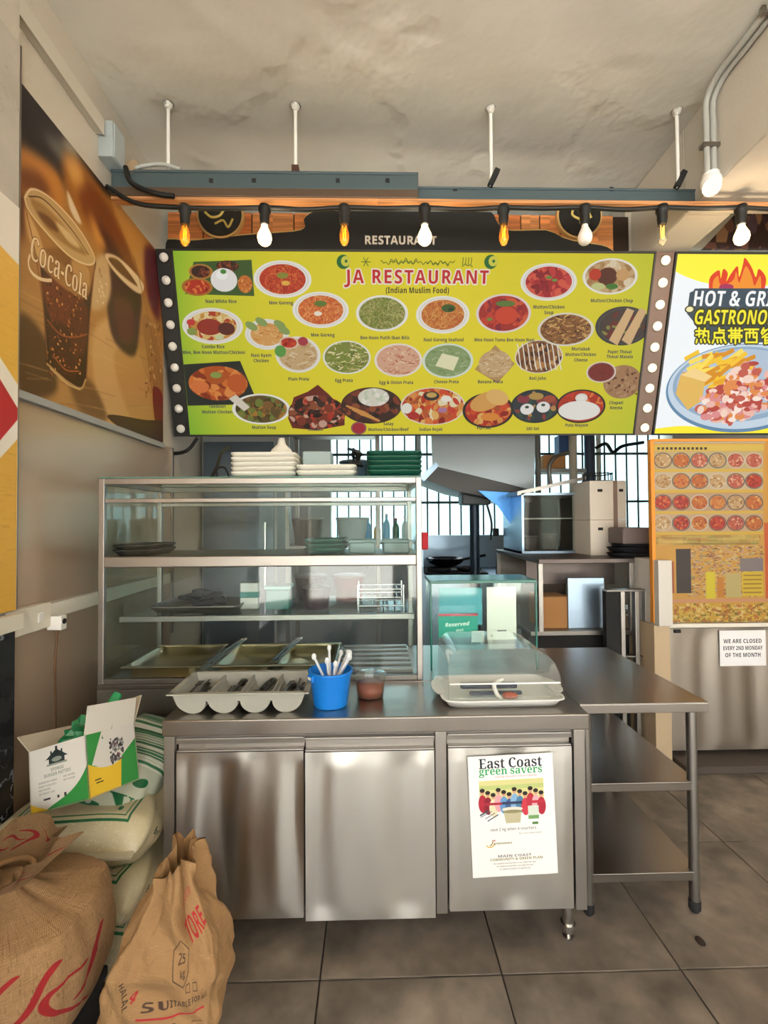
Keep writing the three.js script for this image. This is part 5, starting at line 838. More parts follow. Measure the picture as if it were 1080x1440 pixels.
// ---------------------------------------------------------------- next stall on the right
{
  const p = structure('wall_stall_end', 'beige partition end with a pale post between the two stalls', 'wall');
  part('lower', lim(1.715, 1.815, 0, 0.85, -3.2, -2.83, 0.003), mat({ color: 0xb9a283, roughness: 0.8 }), p);
  part('post', lim(1.73, 1.815, 0.85, 1.25, -3.1, -2.8, 0.003), mat({ color: 0xcac4ba, roughness: 0.5 }), p);
  const c = thing('stall_counter', 'wide brushed steel counter front of the next stall', 'counter');
  part('front', sheet(2.4, 0.75, 0.004, 0.6, 5).translate(3.02, 0.445, -2.866), phys({ color: 0xa79d92, metalness: 1, roughness: 0.42, anisotropy: 0.5, anisotropyRotation: Math.PI / 2 }), c);
  part('carcass', lim(1.82, 4.22, 0.07, 0.83, -3.5, -2.875, 0.003), M.steelDark, c);
  part('ledge', lim(1.82, 4.22, 0.83, 0.855, -3.5, -2.84, 0.004), M.cream, c);
  part('hinge', lim(1.86, 1.9, 0.795, 0.815, -2.872, -2.855, 0.002), M.blackMatte, c);
  const k = structure('trim_2', 'dark stone kerb along the foot of the next stall', 'kerb');
  part('kerb', lim(1.83, 4.22, 0, 0.045, -3.4, -2.72, 0.004), mat({ color: 0x4a4038, roughness: 0.7 }), k);
  part('plinth', lim(1.9, 4.15, 0.045, 0.07, -3.4, -3.15, 0.0), M.steelDark, k);
  // menu board
  const x0 = 1.735, x1 = 2.56, y0 = 0.86, y1 = 1.995, w = x1 - x0, h = y1 - y0, W = 900, H = Math.round(900 * h / w);
  const m = thing('menu_board', 'orange menu board crowded with small dish pictures above the next counter', 'menu');
  const map = printMap(V(x0, y1, -2.855), V(1, 0, 0), V(0, -1, 0), w, h, W, H), K = map.sx(1000, 740);
  const tex = canvasTex(W, H, (g) => {
    g.fillStyle = '#d9a84a'; g.fillRect(0, 0, W, H);
    const R = (a, b, c, d, col) => { const p = map(a, b), q = map(c, d); g.fillStyle = col; g.fillRect(p[0], p[1], q[0] - p[0], q[1] - p[1]); };
    R(915, 618, 1100, 623, '#c9c4ba'); R(917, 625, 1074, 634, '#e2c85a');
    for (let i = 0; i < 12; i++) { const [x, y] = map(924 + i * 6, 629); g.fillStyle = '#3a2a1c'; g.fillRect(x, y, 4 * K * 0.9, 3.4 * K); }
    R(1076, 618, 1100, 735, '#dfa03c'); R(1074, 735, 1100, 850, '#d2622c');
    const rows = [[648, '#c9b88a'], [677, '#d0bfa0'], [707, '#c4a88a'], [736, '#cdb090']];
    rows.forEach(([y, c], r) => { R(919, y - 13, 1073, y + 13, c); R(919, y + 12, 1073, y + 15, '#e0c04a'); for (let i = 0; i < 6; i++) { const [x, yy] = map(932 + i * 25.6, y - 0.5); dish(g, x, yy, 12.8 * K, 11 * K, { plate: pick(['#5f6a70', '#d8d0c4', '#6b5a50']), rim: '#a89a88', pal: pick([RED, ORG, ['#c2604a', '#d98a70', '#a8443a', '#e6b49a'], TAN, ['#d2823a', '#c25a34', '#e0a45a']]), kind: 'chunk', n: 30, inner: 0.86 }); void r; } });
    for (let i = 0; i < 190; i++) R(920 + rr(0, 150), 752 + rr(0, 14), 920 + rr(0, 150), 752 + rr(0, 14), pick(['rgba(230,200,110,.35)', 'rgba(160,90,40,.3)', 'rgba(120,130,60,.3)']));
    for (let i = 0; i < 900; i++) { const x = rr(966, 1070), y = rr(766, 838), ww = rr(1, 6); R(x, y, x + ww, y + rr(0.6, 2.2), pick(['#b5805c', '#d2b070', '#8a6448', '#cfbf98', '#a8785c', '#dcc88a', '#c2a0a0', '#98a070'])); }
    R(950, 772, 972, 834, '#3d3531'); R(918, 790, 948, 834, '#b5603c'); R(992, 804, 1006, 842, '#e2d62a'); R(1008, 812, 1018, 840, '#cf8a2c'); R(1020, 806, 1042, 840, '#c9bc7c'); R(1043, 804, 1073, 838, '#e0c62c'); for (let i = 0; i < 5; i++) R(1045, 808 + i * 6, 1071, 810 + i * 6, '#a88a2c'); R(1040, 785, 1073, 803, '#8a8288');
    R(918, 843, 1100, 848, '#d9a07a'); R(918, 848, 1100, 879, '#d6a93c'); for (let i = 0; i < 600; i++) { const x = rr(936, 1078), y = rr(848, 876); R(x, y, x + rr(1, 6), y + rr(1, 4), pick(['#e0c24a', '#a8742c', '#c9b040', '#8a7a2c', '#e6cf8a', '#c2743a'])); }
  });
  const g = new THREE.PlaneGeometry(w, h).translate((x0 + x1) / 2, (y0 + y1) / 2, -2.853);
  part('print', g, mat({ map: tex, color: 0xc9c2bb, roughness: 0.5 }), m);
  part('board', lim(x0, x1, y0, y1, -2.88, -2.855, 0.002), M.orange, m);
  part('frame', join(lim(x0 - 0.012, x0 + 0.012, y0, y1, -2.88, -2.846, 0.003), lim(x1 - 0.012, x1 + 0.012, y0, y1, -2.88, -2.846, 0.003), lim(x0, x1, y1 - 0.012, y1 + 0.006, -2.88, -2.846, 0.003)), M.orange, m);
  single('orange_hoarding', lim(2.575, 4.22, 0.86, 1.995, -2.9, -2.86, 0.003), M.orange, 'plain orange hoarding right of the menu board', 'hoarding');
  const n0 = Q(1012, 887, { z: -2.852 }), n1 = Q(1078, 936, { z: -2.852 });
  const nt = canvasTex(384, 280, (c) => { c.fillStyle = '#e4e2e0'; c.fillRect(0, 0, 384, 280); c.fillStyle = '#33353a'; c.textAlign = 'center'; c.font = 'bold 44px sans-serif'; c.fillText('WE ARE CLOSED', 192, 100, 320); c.fillText('EVERY 2ND MONDAY', 192, 155, 330); c.fillText('OF THE MONTH', 192, 210, 300); });
  single('closing_notice', new THREE.BoxGeometry(n1.x - n0.x, n0.y - n1.y, 0.0015).translate((n0.x + n1.x) / 2, (n0.y + n1.y) / 2, -2.855), mat({ map: nt, roughness: 0.7 }), 'white paper notice on the steel front of the next stall', 'notice');
}

// ---------------------------------------------------------------- kitchen behind the counter
{
  const at = (px, py, z) => Q(px, py, { z });
  const B = (pxa, pya, pxb, pyb, z, depth, r = 0.004) => { const a = at(pxa, pya, z), b = at(pxb, pyb, z); return lim(a.x, b.x, b.y, a.y, z - depth, z, r); };
  // upright fridge and dark rack on the left, seen over and through the case
  const f = thing('upright_fridge', 'grey steel upright fridge at the back left of the kitchen', 'fridge');
  part('body', lim(-1.28, -0.72, 0.06, 2.15, -4.1, -3.5, 0.01), M.greyPaint, f); part('door', lim(-1.26, -0.74, 0.2, 2.1, -3.5, -3.475, 0.006), mat({ color: 0x5f6a74, roughness: 0.35, metalness: 0.6 }), f); part('handle', rod([-0.8, 1.0, -3.455], [-0.8, 1.5, -3.455], 0.012, 8), M.chrome, f); part('plinth', lim(-1.26, -0.74, 0, 0.06, -4.08, -3.52, 0), M.blackMatte, f);
  const k = thing('storage_rack', 'dark steel storage rack behind the food display', 'rack');
  for (const [x, z] of [[-0.66, -3.5], [0.02, -3.5], [-0.66, -3.95], [0.02, -3.95]]) part('post', lim(x, x + 0.03, 0, 2.25, z - 0.03, z, 0.002), M.steelDark, k);
  for (const y of [0.3, 0.85, 1.3, 1.75, 2.2]) part('shelf', lim(-0.66, 0.05, y, y + 0.02, -3.98, -3.5, 0.002), M.steelDark, k);
  const bins = [[-0.5, 0.87, 0x3a2c34, 'dark plum plastic tub on the storage rack'], [-0.2, 0.87, 0x8a2f34, 'dull red plastic tub on the storage rack'], [-0.52, 1.32, 0x4a3a30, 'brown plastic tub on the storage rack'], [-0.17, 1.32, 0x9fb0b4, 'pale blue-grey plastic tub on the storage rack'], [-0.48, 1.77, 0x54463c, 'tall brown-grey tub high on the storage rack'], [-0.14, 1.77, 0x2f4a5a, 'slate blue tub high on the storage rack']];
  for (const [x, y, c, label] of bins) { const o = thing('storage_tub', label, 'tub', [x, y, -3.72]); part('tub', lathe([[0, 0.002], [0.1, 0.002], [0.125, 0.2], [0.12, 0.2], [0.096, 0.01], [0, 0.01]], 24), mat({ color: c, roughness: 0.5 }), o); part('lid', lathe([[0, 0.215], [0.12, 0.212], [0.132, 0.205], [0.132, 0.195], [0, 0.2]], 24), mat({ color: new THREE.Color(c).lerp(new THREE.Color(0xffffff), 0.25), roughness: 0.5 }), o); }

  // bottles on the window sill and things hanging behind the case
  const bottle = lathe([[0, 0], [0.036, 0], [0.038, 0.01], [0.038, 0.13], [0.03, 0.165], [0.013, 0.19], [0.013, 0.22], [0, 0.222]], 18), capG = lathe([[0, 0.245], [0.015, 0.243], [0.016, 0.22], [0, 0.219]], 14);
  const sill = single('window_ledge', lim(-0.1, 0.44, 1.28, 1.3, -5.1, -4.9, 0.003), M.steelBlue, 'narrow steel ledge below the window carrying bottles', 'ledge'); void sill;
  single('ledge_bracket', join(lim(-0.08, -0.06, 1.0, 1.28, -5.49, -4.95, 0.002), lim(0.4, 0.42, 1.0, 1.28, -5.49, -4.95, 0.002)), M.steelDark, 'pair of steel arms fixing the bottle ledge to the wall', 'bracket');
  [[-0.06, 0x3f9ab8, 'clear blue bottle at the end of the window ledge'], [0.04, 0xc9a23a, 'yellow sauce bottle on the window ledge'], [0.14, 0x6fb0c4, 'pale blue bottle on the window ledge'], [0.24, 0x3a7a5a, 'green bottle on the window ledge'], [0.34, 0xd8dcd6, 'white bottle on the window ledge']].forEach(([x, c, label], i) => { const o = thing('bottle', label, 'bottle', [x, 1.3, -5.0]); o.scale.y = [1, 0.8, 1.15, 0.95, 1.05][i]; part('body', bottle, phys({ color: c, roughness: 0.15, transmission: 0.4, thickness: 0 }), o); part('cap', capG, [M.white, mat({ color: 0xa8242a, roughness: 0.5 })][i % 2], o); });
  // range against the window wall
  const r = thing('cooking_range', 'blue-grey steel cooking range under the barred window', 'range');
  const zr = -4.4;
  part('body', lim(0.45, 1.75, 0.12, 0.98, -5.2, zr, 0.004), M.steelBlue, r); part('backsplash', lim(0.45, 1.75, 0.98, 1.34, -5.22, -5.18, 0.003), M.steelBlue, r); part('side_shield', lim(0.45, 0.47, 0.98, 1.3, -5.2, zr, 0.002), M.steelBlue, r);
  part('hob', lim(0.5, 1.1, 0.98, 1.0, -5.1, zr - 0.05, 0.003), M.blackMatte, r); part('leg_frame', lim(0.5, 1.7, 0, 0.12, -5.1, zr - 0.1, 0), M.blackMatte, r);
  for (const x of [0.65, 0.95]) part('burner', new THREE.TorusGeometry(0.1, 0.02, 8, 24).rotateX(Math.PI / 2).translate(x, 1.02, -4.65), M.blackMatte, r);
  const wk = thing('wok', 'blackened wok on the cooking range burner', 'wok', [0.72, 1.03, -4.66]);
  part('bowl', lathe([[0, 0], [0.08, 0.01], [0.16, 0.05], [0.2, 0.1], [0.195, 0.1], [0.155, 0.056], [0.08, 0.018], [0, 0.008]], 28), M.blackGloss, wk); part('handle', rod([0.18, 0.09, 0.04], [0.38, 0.13, 0.1], 0.014, 8), M.blackMatte, wk);
  // pedestal scale with red head
  const pz = -4.2, pa = at(668, 800, pz), s = thing('pedestal_machine', 'dark pole machine with a red cap in front of the window', 'machine', [pa.x, 0, pz]);
  const yb = at(668, 705, pz).y;
  part('pole', rod([0, 0.02, 0], [0, yb, 0], 0.045, 12), mat({ color: 0x2c3a48, roughness: 0.4, metalness: 0.5 }), s); part('foot', lathe([[0, 0], [0.17, 0], [0.17, 0.02], [0.06, 0.04], [0, 0.04]], 24), M.blackMatte, s);
  part('head', bx(0.26, 0.11, 0.2, 0, yb + 0.02, 0, 0.02), mat({ color: 0x54585c, roughness: 0.5 }), s); part('red_cap', new THREE.SphereGeometry(0.13, 20, 10, 0, 7, 0, Math.PI / 2).scale(1, 0.6, 0.8).translate(-0.01, yb + 0.07, 0), mat({ color: 0xb81c24, roughness: 0.4 }), s);
  part('lead', tube([[0.1, yb - 0.02, 0.05], [0.14, yb - 0.2, 0.06], [0.13, yb - 0.35, 0.05]], 0.01, 16, 6), M.black, s); part('lead_box', bx(0.05, 0.07, 0.04, 0.18, yb - 0.28, 0.05, 0.006), M.blackMatte, s);
  single('red_cloth', lim(KX1 + 0.0005, KX1 + 0.03, 1.375, 1.45, -2.09, -2.02, 0.006), mat({ color: 0xa81c26, roughness: 0.8 }), 'red cloth hanging on the side of the food display case', 'cloth');
  // extractor hood
  const hz = -3.9, P = (px, py) => { const q = at(px, py, hz); return [q.x, q.y]; };
  const hd = thing('extractor_hood', 'large grey steel extractor hood hanging in the kitchen', 'hood');
  part('face', extrude(polyShape([P(604, 560), P(752, 560), P(750, 690), P(608, 655)]), 0.02).translate(0, 0, hz), mat({ color: 0xa3acb0, roughness: 0.45, metalness: 0.3 }), hd);
  part('canopy', extrude(polyShape([P(592, 672), P(610, 652), P(752, 686), P(748, 706), P(690, 700), P(640, 690)]), 0.6).translate(0, 0, hz - 0.6), mat({ color: 0x484644, roughness: 0.5 }), hd);
  part('front_lip', extrude(polyShape([P(590, 672), P(612, 650), P(616, 656), P(596, 677)]), 0.05).translate(0, 0, hz), M.steelBlue, hd);
  part('duct', lim(P(640, 560)[0], P(730, 560)[0], P(640, 560)[1], CEIL, hz - 0.5, hz - 0.05, 0.01), M.steel, hd);
  single('blue_film_sheet', extrude(polyShape([[[672, 690], [738, 694], [736, 760], [722, 742], [700, 712]].map(([a, b]) => { const q = at(a, b, -3.85); return [q.x, q.y]; })][0]), 0.006).translate(0, 0, -3.85), mat({ color: 0x4a86c4, roughness: 0.25, metalness: 0.6 }), 'blue film-covered metal sheet under the hood', 'sheet');
  // open steel cabinet
  const cz = -3.55, c0 = at(733, 693, cz), c1 = at(826, 778, cz), cd = 0.5, ca = thing('wall_cabinet', 'steel box cabinet with a dark glass front behind the cartons', 'cabinet');
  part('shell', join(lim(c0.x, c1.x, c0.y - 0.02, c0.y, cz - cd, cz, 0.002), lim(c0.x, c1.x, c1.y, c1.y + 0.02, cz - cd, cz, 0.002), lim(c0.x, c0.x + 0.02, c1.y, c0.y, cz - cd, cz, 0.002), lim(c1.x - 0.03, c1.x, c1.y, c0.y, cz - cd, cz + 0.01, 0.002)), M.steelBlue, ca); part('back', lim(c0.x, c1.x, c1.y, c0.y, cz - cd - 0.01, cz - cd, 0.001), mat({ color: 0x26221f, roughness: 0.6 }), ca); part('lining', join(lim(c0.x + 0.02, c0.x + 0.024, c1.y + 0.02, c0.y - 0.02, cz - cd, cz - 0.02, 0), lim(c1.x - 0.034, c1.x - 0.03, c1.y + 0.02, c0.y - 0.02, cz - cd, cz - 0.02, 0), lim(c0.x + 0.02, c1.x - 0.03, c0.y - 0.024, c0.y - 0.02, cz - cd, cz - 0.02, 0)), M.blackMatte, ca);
  part('top_flap', extrude(polyShape([[c0.x - 0.03, c0.y - 0.02], [c1.x, c0.y + 0.1], [c1.x, c0.y + 0.125], [c0.x - 0.03, c0.y + 0.01]]), cd).translate(0, 0, cz - cd), M.steel, ca);
  part('glass_front', lim(c0.x + 0.02, c1.x - 0.03, c1.y + 0.02, c0.y - 0.02, cz - 0.008, cz - 0.004, 0), M.glass, ca);
  part('inner_shelf', lim(c0.x + 0.02, c1.x - 0.03, (c0.y + c1.y) / 2 + 0.03, (c0.y + c1.y) / 2 + 0.04, cz - cd + 0.02, cz - 0.03, 0.001), M.steelDark, ca);
  for (const [dx, w, h, c, label] of [[0.12, 0.13, 0.1, 0x2e2622, 'dark pot inside the glass-fronted cabinet'], [0.27, 0.12, 0.12, 0x4a342a, 'brown tin inside the glass-fronted cabinet'], [0.055, 0.05, 0.07, 0xb58a2c, 'yellow tin inside the glass-fronted cabinet']]) { const o = thing('stored_tin', label, 'tin', [c0.x + dx, c1.y + 0.02, cz - 0.15]); part('tin', lathe([[0, 0], [w / 2, 0], [w / 2, h], [w / 2 - 0.006, h + 0.004], [0, h + 0.004]], 20), mat({ color: c, roughness: 0.5 }), o); part('lid', lathe([[0, h + 0.016], [w / 2 - 0.01, h + 0.014], [w / 2 + 0.003, h + 0.004], [0, h]], 20), M.steelDark, o); }
  // two white cartons, one on the other
  const kz = -3.3, k0 = at(829, 676, kz), k1 = at(882, 781, kz), km = at(850, 731, kz).y, cw = k1.x - k0.x;
  const cartonM = mat({ color: 0xf2e8dc, roughness: 0.85, map: plasterCol });
  for (const [ya, yb2, label] of [[k1.y, km - 0.001, 'lower of the two off-white cartons on the kitchen shelf'], [km, k0.y, 'upper of the two off-white cartons on the kitchen shelf']]) {
    const o = thing('white_carton', label, 'carton', [(k0.x + k1.x) / 2, ya, kz - 0.15]), h = yb2 - ya;
    part('box', bx(cw, h, 0.3, 0, h / 2, 0, 0.004), cartonM, o); part('tape', join(bx(0.03, h, 0.002, cw * 0.2, h / 2, 0.151, 0), bx(0.03, 0.002, 0.3, cw * 0.2, h + 0.0005, 0, 0)), mat({ color: 0x8a7468, roughness: 0.4 }), o); part('mark', join(bx(0.035, 0.02, 0.002, -cw * 0.22, h * 0.75, 0.151, 0), bx(0.03, 0.02, 0.002, cw * 0.36, h * 0.75, 0.151, 0)), M.blackMatte, o);
  }
  const wb = thing('wire_basket', 'black wire basket on the upper white carton', 'basket', [(k0.x + k1.x) / 2, k0.y, kz - 0.15]);
  for (const y of [0.004, 0.06]) part('hoop', new THREE.TorusGeometry(0.1, 0.005, 6, 24).rotateX(Math.PI / 2).translate(0, y, 0), M.black, wb); for (let i = 0; i < 10; i++) part('wire', rod([Math.cos(i * 0.628) * 0.1, 0.002, Math.sin(i * 0.628) * 0.1], [Math.cos(i * 0.628) * 0.1, 0.07, Math.sin(i * 0.628) * 0.1], 0.004, 5), M.black, wb);
  // kitchen shelf unit with dark deck
  const yd = at(800, 783, -3.2).y, yl = at(800, 880, -3.2).y, xa = at(745, 800, -3.2).x, u = thing('shelf_unit', 'dark steel kitchen shelf unit carrying cartons and trays', 'shelf');
  const deckM = phys({ color: 0x6b625e, metalness: 1, roughness: 0.55, roughnessMap: smudgeTex });
  part('deck', lim(xa, 1.71, yd - 0.03, yd, -4.1, -3.02, 0.004), deckM, u); part('apron', lim(xa, 1.71, yd - 0.2, yd - 0.03, -3.3, -3.28, 0.002), deckM, u); part('lower_deck', lim(xa - 0.05, 1.71, yl - 0.03, yl, -4.1, -3.05, 0.003), M.steelDark, u); part('back_panel', lim(xa, 1.71, 0.1, yd - 0.03, -4.1, -4.08, 0.001), M.steelDark, u); part('base', lim(xa - 0.05, 1.71, 0, yl - 0.03, -4.05, -3.1, 0.003), M.blackMatte, u);
  for (const x of [xa, 1.68]) for (const z of [-3.06, -4.08]) part('post', lim(x, x + 0.03, yl, yd - 0.03, z, z + 0.03, 0.002), M.steel, u);
  const bc = at(776, 878, -3.2), bcw = 0.2; const cb = thing('brown_carton', 'small brown carton on the lower kitchen shelf', 'carton', [bc.x, yl, -3.25]); part('box', bx(bcw, 0.21, 0.25, 0, 0.105, 0, 0.004), M.carton, cb); part('flap', bx(bcw, 0.004, 0.08, 0, 0.213, 0.09, 0.001), M.carton, cb);
  const sp = at(824, 850, -3.12); single('baking_sheet', bx(0.25, 0.34, 0.012, 0, 0.17, 0, 0.004), M.steelBlue, 'plain shiny steel baking sheet standing on the lower kitchen shelf', 'baking sheet', [sp.x, yl, -3.12]);
  // tray stand in front of the unit
  const tz = -2.95, t0 = at(852, 832, tz), t1 = at(912, 922, tz), ts = thing('tray_stand', 'small steel stand with bright uprights below the pile of dark trays', 'stand');
  part('panel', lim(t0.x, t0.x + 0.1, t1.y, t0.y, tz - 0.05, tz, 0.003), M.blackMatte, ts); for (const px of [876, 896, 910]) { const x = at(px, 880, tz).x; part('upright', lim(x - 0.016, x + 0.012, 0, t0.y, tz - 0.03, tz + 0.01, 0.003), M.steel, ts); } part('shelf', lim(t0.x, t1.x, t1.y - 0.01, t1.y, tz - 0.05, tz, 0.002), M.steelDark, ts); part('top', lim(t0.x, t1.x, t0.y, t0.y + 0.012, tz - 0.05, tz + 0.01, 0.002), M.steelDark, ts);
  // pile of dark trays and a brown-grey tub at the end of the deck
  const dz = -2.99, d0 = at(912, 797, dz);
  const dt = (() => { const ring = (a, b, y) => Array.from({ length: 28 }, (_, k) => { const q = (k / 28) * Math.PI * 2; return V(Math.cos(q) * a, y, Math.sin(q) * b); }); return loft([ring(0.14, 0.08, 0.004), ring(0.17, 0.1, 0.03), ring(0.175, 0.105, 0.03), ring(0.15, 0.085, 0)], { cap0: true, cap1: true }); })();
  for (let i = 0; i < 4; i++) single('dark_oval_tray', dt, mat({ color: 0x1c1d22, roughness: 0.5 }), nth(i, 4) + ' blackish oval tray piled at the kitchen shelf end', 'tray', [d0.x - 0.02 + (i % 2) * 0.03, yd + i * 0.02, -3.03 - 0.11], 0, 'dark oval trays');
  single('red_chillies', new THREE.SphereGeometry(0.05, 12, 8).scale(1.3, 0.6, 0.8), mat({ color: 0x5e2420, roughness: 0.6 }), 'dark red packet at the end of the pile of dark trays', 'packet', [d0.x + 0.13, yd + 0.03, -2.985]);
  single('grey_tub', bx(0.2, 0.11, 0.2, 0, 0.055, 0, 0.012), mat({ color: 0x6f625e, roughness: 0.6 }), 'brown-grey plastic tub resting on the pile of dark trays', 'tub', [at(890, 765, -3.1).x, yd + 0.092, -3.14]);
  // pipes and boxes near the hood
  const vp = -4.3;
  for (const [pa2, pb, c, label] of [[753, 761, 0x6f6a62, 'grey kitchen pipe nearest the hood'], [801, 812, 0xb5aa98, 'beige kitchen post by the window'], [823, 837, 0x26344a, 'dark blue kitchen post by the window']]) { const a = at(pa2, 700, vp), b = at(pb, 700, vp); single('vertical_pipe', rod([(a.x + b.x) / 2, 0, vp], [(a.x + b.x) / 2, CEIL, vp], (b.x - a.x) / 2, 12), mat({ color: c, roughness: 0.5 }), label, 'pipe'); }
  const sh = thing('bracket_shelf', 'grey bracket shelf between the kitchen pipes', 'shelf'); part('board', B(757, 659, 836, 664, vp + 0.02, 0.2), M.greyPaint, sh); part('bracket', B(770, 664, 774, 684, vp + 0.02, 0.02), M.greyPaint, sh);
  single('brown_box', B(764, 640, 796, 659, vp + 0.01, 0.15), M.carton, 'small brown box on the bracket shelf', 'box'); single('blue_drum', B(786, 612, 800, 640, vp - 0.02, 0.12), mat({ color: 0x2c4a78, roughness: 0.5 }), 'dark blue box above the bracket shelf', 'box');
  single('black_hose', tube([at(838, 630, vp), at(852, 624, vp), at(862, 636, vp), at(874, 628, vp), at(905, 622, vp)], 0.016, 30, 7), M.blackMatte, 'black hose running from the blue post to the window', 'hose');
  single('bent_pipe', tube([at(775, 684, vp + 0.05), at(773, 655, vp + 0.05), at(782, 642, vp + 0.05), at(800, 636, vp + 0.05)], 0.018, 24, 8), M.steelDark, 'bent grey pipe beside the bracket shelf', 'pipe');
  // fluorescent fitting on the kitchen ceiling
  const fl = thing('ceiling_light', 'white fluorescent fitting on the kitchen ceiling', 'light', [0.6, CEIL, -4.2]);
  part('body', bx(1.2, 0.05, 0.09, 0, -0.025, 0, 0.006), M.white, fl); part('light_tube', new THREE.CylinderGeometry(0.016, 0.016, 1.16, 12).rotateZ(Math.PI / 2).translate(0, -0.07, 0), mat({ color: 0xffffff, emissive: 0xe8f2ff, emissiveIntensity: 3 }), fl);
  const al = new THREE.RectAreaLight(0xe6f0ff, 40, 1.15, 0.05); al.position.set(0.6, CEIL - 0.1, -4.2); al.lookAt(0.6, 0, -4.2); al.name = 'kitchen_light'; scene.add(al);
}

// ---------------------------------------------------------------- sacks, rice bags, carton, paper bag by the left wall
const n3a = noise2(64);
const n3 = (x, y, z) => n3a(x + z * 7.31, y + z * 3.17) * 2 - 1;
const sign2 = (v, e) => Math.sign(v) * Math.pow(Math.abs(v), e);
{
  // a filled pillow-shaped bag lying flat, seam at both ends
  const pillow = (w, h, d, seed, lump = 0.012) => {
    const rings = [], n = 48, m = 28;
    for (let i = 0; i <= m; i++) {
      const u = i / m, end = Math.min(1, Math.pow(Math.min(u, 1 - u) * 7, 0.6)), z = (u - 0.5) * d, ring = [];
      for (let k = 0; k < n; k++) { const a = (k / n) * Math.PI * 2, c = sign2(Math.cos(a), 0.55), s = sign2(Math.sin(a), 0.75); const q = 1 + n3(c * 2.4 + seed, s * 2.4 + u * 6, seed) * lump * 6; ring.push(V(c * w / 2 * (0.9 + 0.1 * end) * q, h / 2 + s * (h / 2) * (0.08 + 0.92 * end) * q, z)); }
      rings.push(ring);
    }
    const pgm = loft(rings, { cap0: true, cap1: true }), puv = pgm.attributes.uv; for (let i = 0; i < puv.count; i++) puv.setX(i, 1 - puv.getX(i)); return pgm;
  };
  const riceTex = (seed) => canvasTex(1024, 512, (g, W, H) => {
    g.fillStyle = '#cbbf9c'; g.fillRect(0, 0, W, H);
    for (let i = 0; i < 5000; i++) { g.fillStyle = pick(['rgba(230,220,190,.5)', 'rgba(160,140,100,.3)', 'rgba(245,240,225,.5)']); g.fillRect(rnd() * W, rnd() * H, rr(1, 4), rr(1, 3)); }
    const green = '#1f6a42';
    for (const cx of [0.25, 0.75]) {                                   // print on the upper and the lower side
      g.save(); g.translate(cx * W, H / 2); g.rotate(Math.PI / 2 * (seed ? 1 : 1)); g.scale(1, 1);
      g.strokeStyle = green; g.lineWidth = 7; g.strokeRect(-200, -95, 400, 190); g.lineWidth = 3; g.strokeRect(-186, -82, 372, 164);
      g.fillStyle = green; g.font = 'bold 66px serif'; g.textAlign = 'center'; g.fillText(seed === 2 ? 'SILK' : 'STAR', -20, 10); g.font = 'bold 26px sans-serif'; g.fillText('FRAGRANT RICE', 0, 52);
      ell(g, 140, 10, 26, 20, green); ell(g, 140, 6, 14, 9, '#cbbf9c'); for (let i = 0; i < 9; i++) ell(g, -150 + i * 34, -58 + (i % 2) * 8, 13, 6, green, i);
      g.restore();
    }
    g.fillStyle = '#3d4a44'; g.font = 'bold 40px sans-serif'; g.fillText('AJ', W * 0.97, H * 0.8); g.fillText('AJ', W * 0.005, H * 0.3);
  });
  const clear = (t) => phys({ map: t, roughness: 0.3, clearcoat: 0.6, clearcoatRoughness: 0.25 });
  const t1 = clear(riceTex(0)), t2 = clear(riceTex(1));
  const lay = [[-1.0, 0.0, -1.74, 0.02, t1, 'bottom rice bag of the pile by the left wall'], [-0.99, 0.188, -1.73, -0.05, t2, 'second rice bag up in the pile by the left wall'], [-0.985, 0.376, -1.72, 0.04, t1, 'rice bag with green print under the white carton']];
  lay.forEach(([x, y, z, a, m, label], i) => { const o = thing('rice_bag', label, 'rice bag', [x, y, z], a, 'rice bags'); delete o.userData.group; part('bag', pillow(0.48, 0.18, 0.46, 3 + i * 5), m, o); part('seam', join(bx(0.44, 0.012, 0.03, 0, 0.09, 0.24, 0.003), bx(0.44, 0.012, 0.03, 0, 0.09, -0.24, 0.003)), mat({ color: 0xbdb69c, roughness: 0.5 }), o); });
  // green-printed bag leaning up behind the carton
  const rollTex = canvasTex(512, 512, (g, W, H) => { g.fillStyle = '#b9bda8'; g.fillRect(0, 0, W, H); for (let i = 0; i < 26; i++) { g.strokeStyle = pick(['#1f5a3c', '#2a6e48', '#8a9a84', '#d4d6c8']); g.lineWidth = rr(4, 12); g.beginPath(); g.moveTo(0, i * 11 + 250); g.bezierCurveTo(W * 0.3, i * 11 + 235, W * 0.7, i * 11 + 265, W, i * 11 + 250); g.stroke(); } g.fillStyle = '#17633a'; g.font = 'bold italic 90px serif'; for (let k = 0; k < 4; k++) { g.fillText('SINI', k * 170 - 20, 130); ell(g, k * 170 + 90, 190, 30, 18, '#17633a', 0.4); } });
  const o = thing('printed_bag', 'green printed plastic bag leaning between the white carton and the counter', 'bag', [-0.895, 0.535, -1.8]);
  const pg = pillow(0.22, 0.13, 0.42, 23, 0.02); part('bag', pg, clear(rollTex), o); o.rotation.set(0.62, -0.25, -0.25, 'YXZ');
}
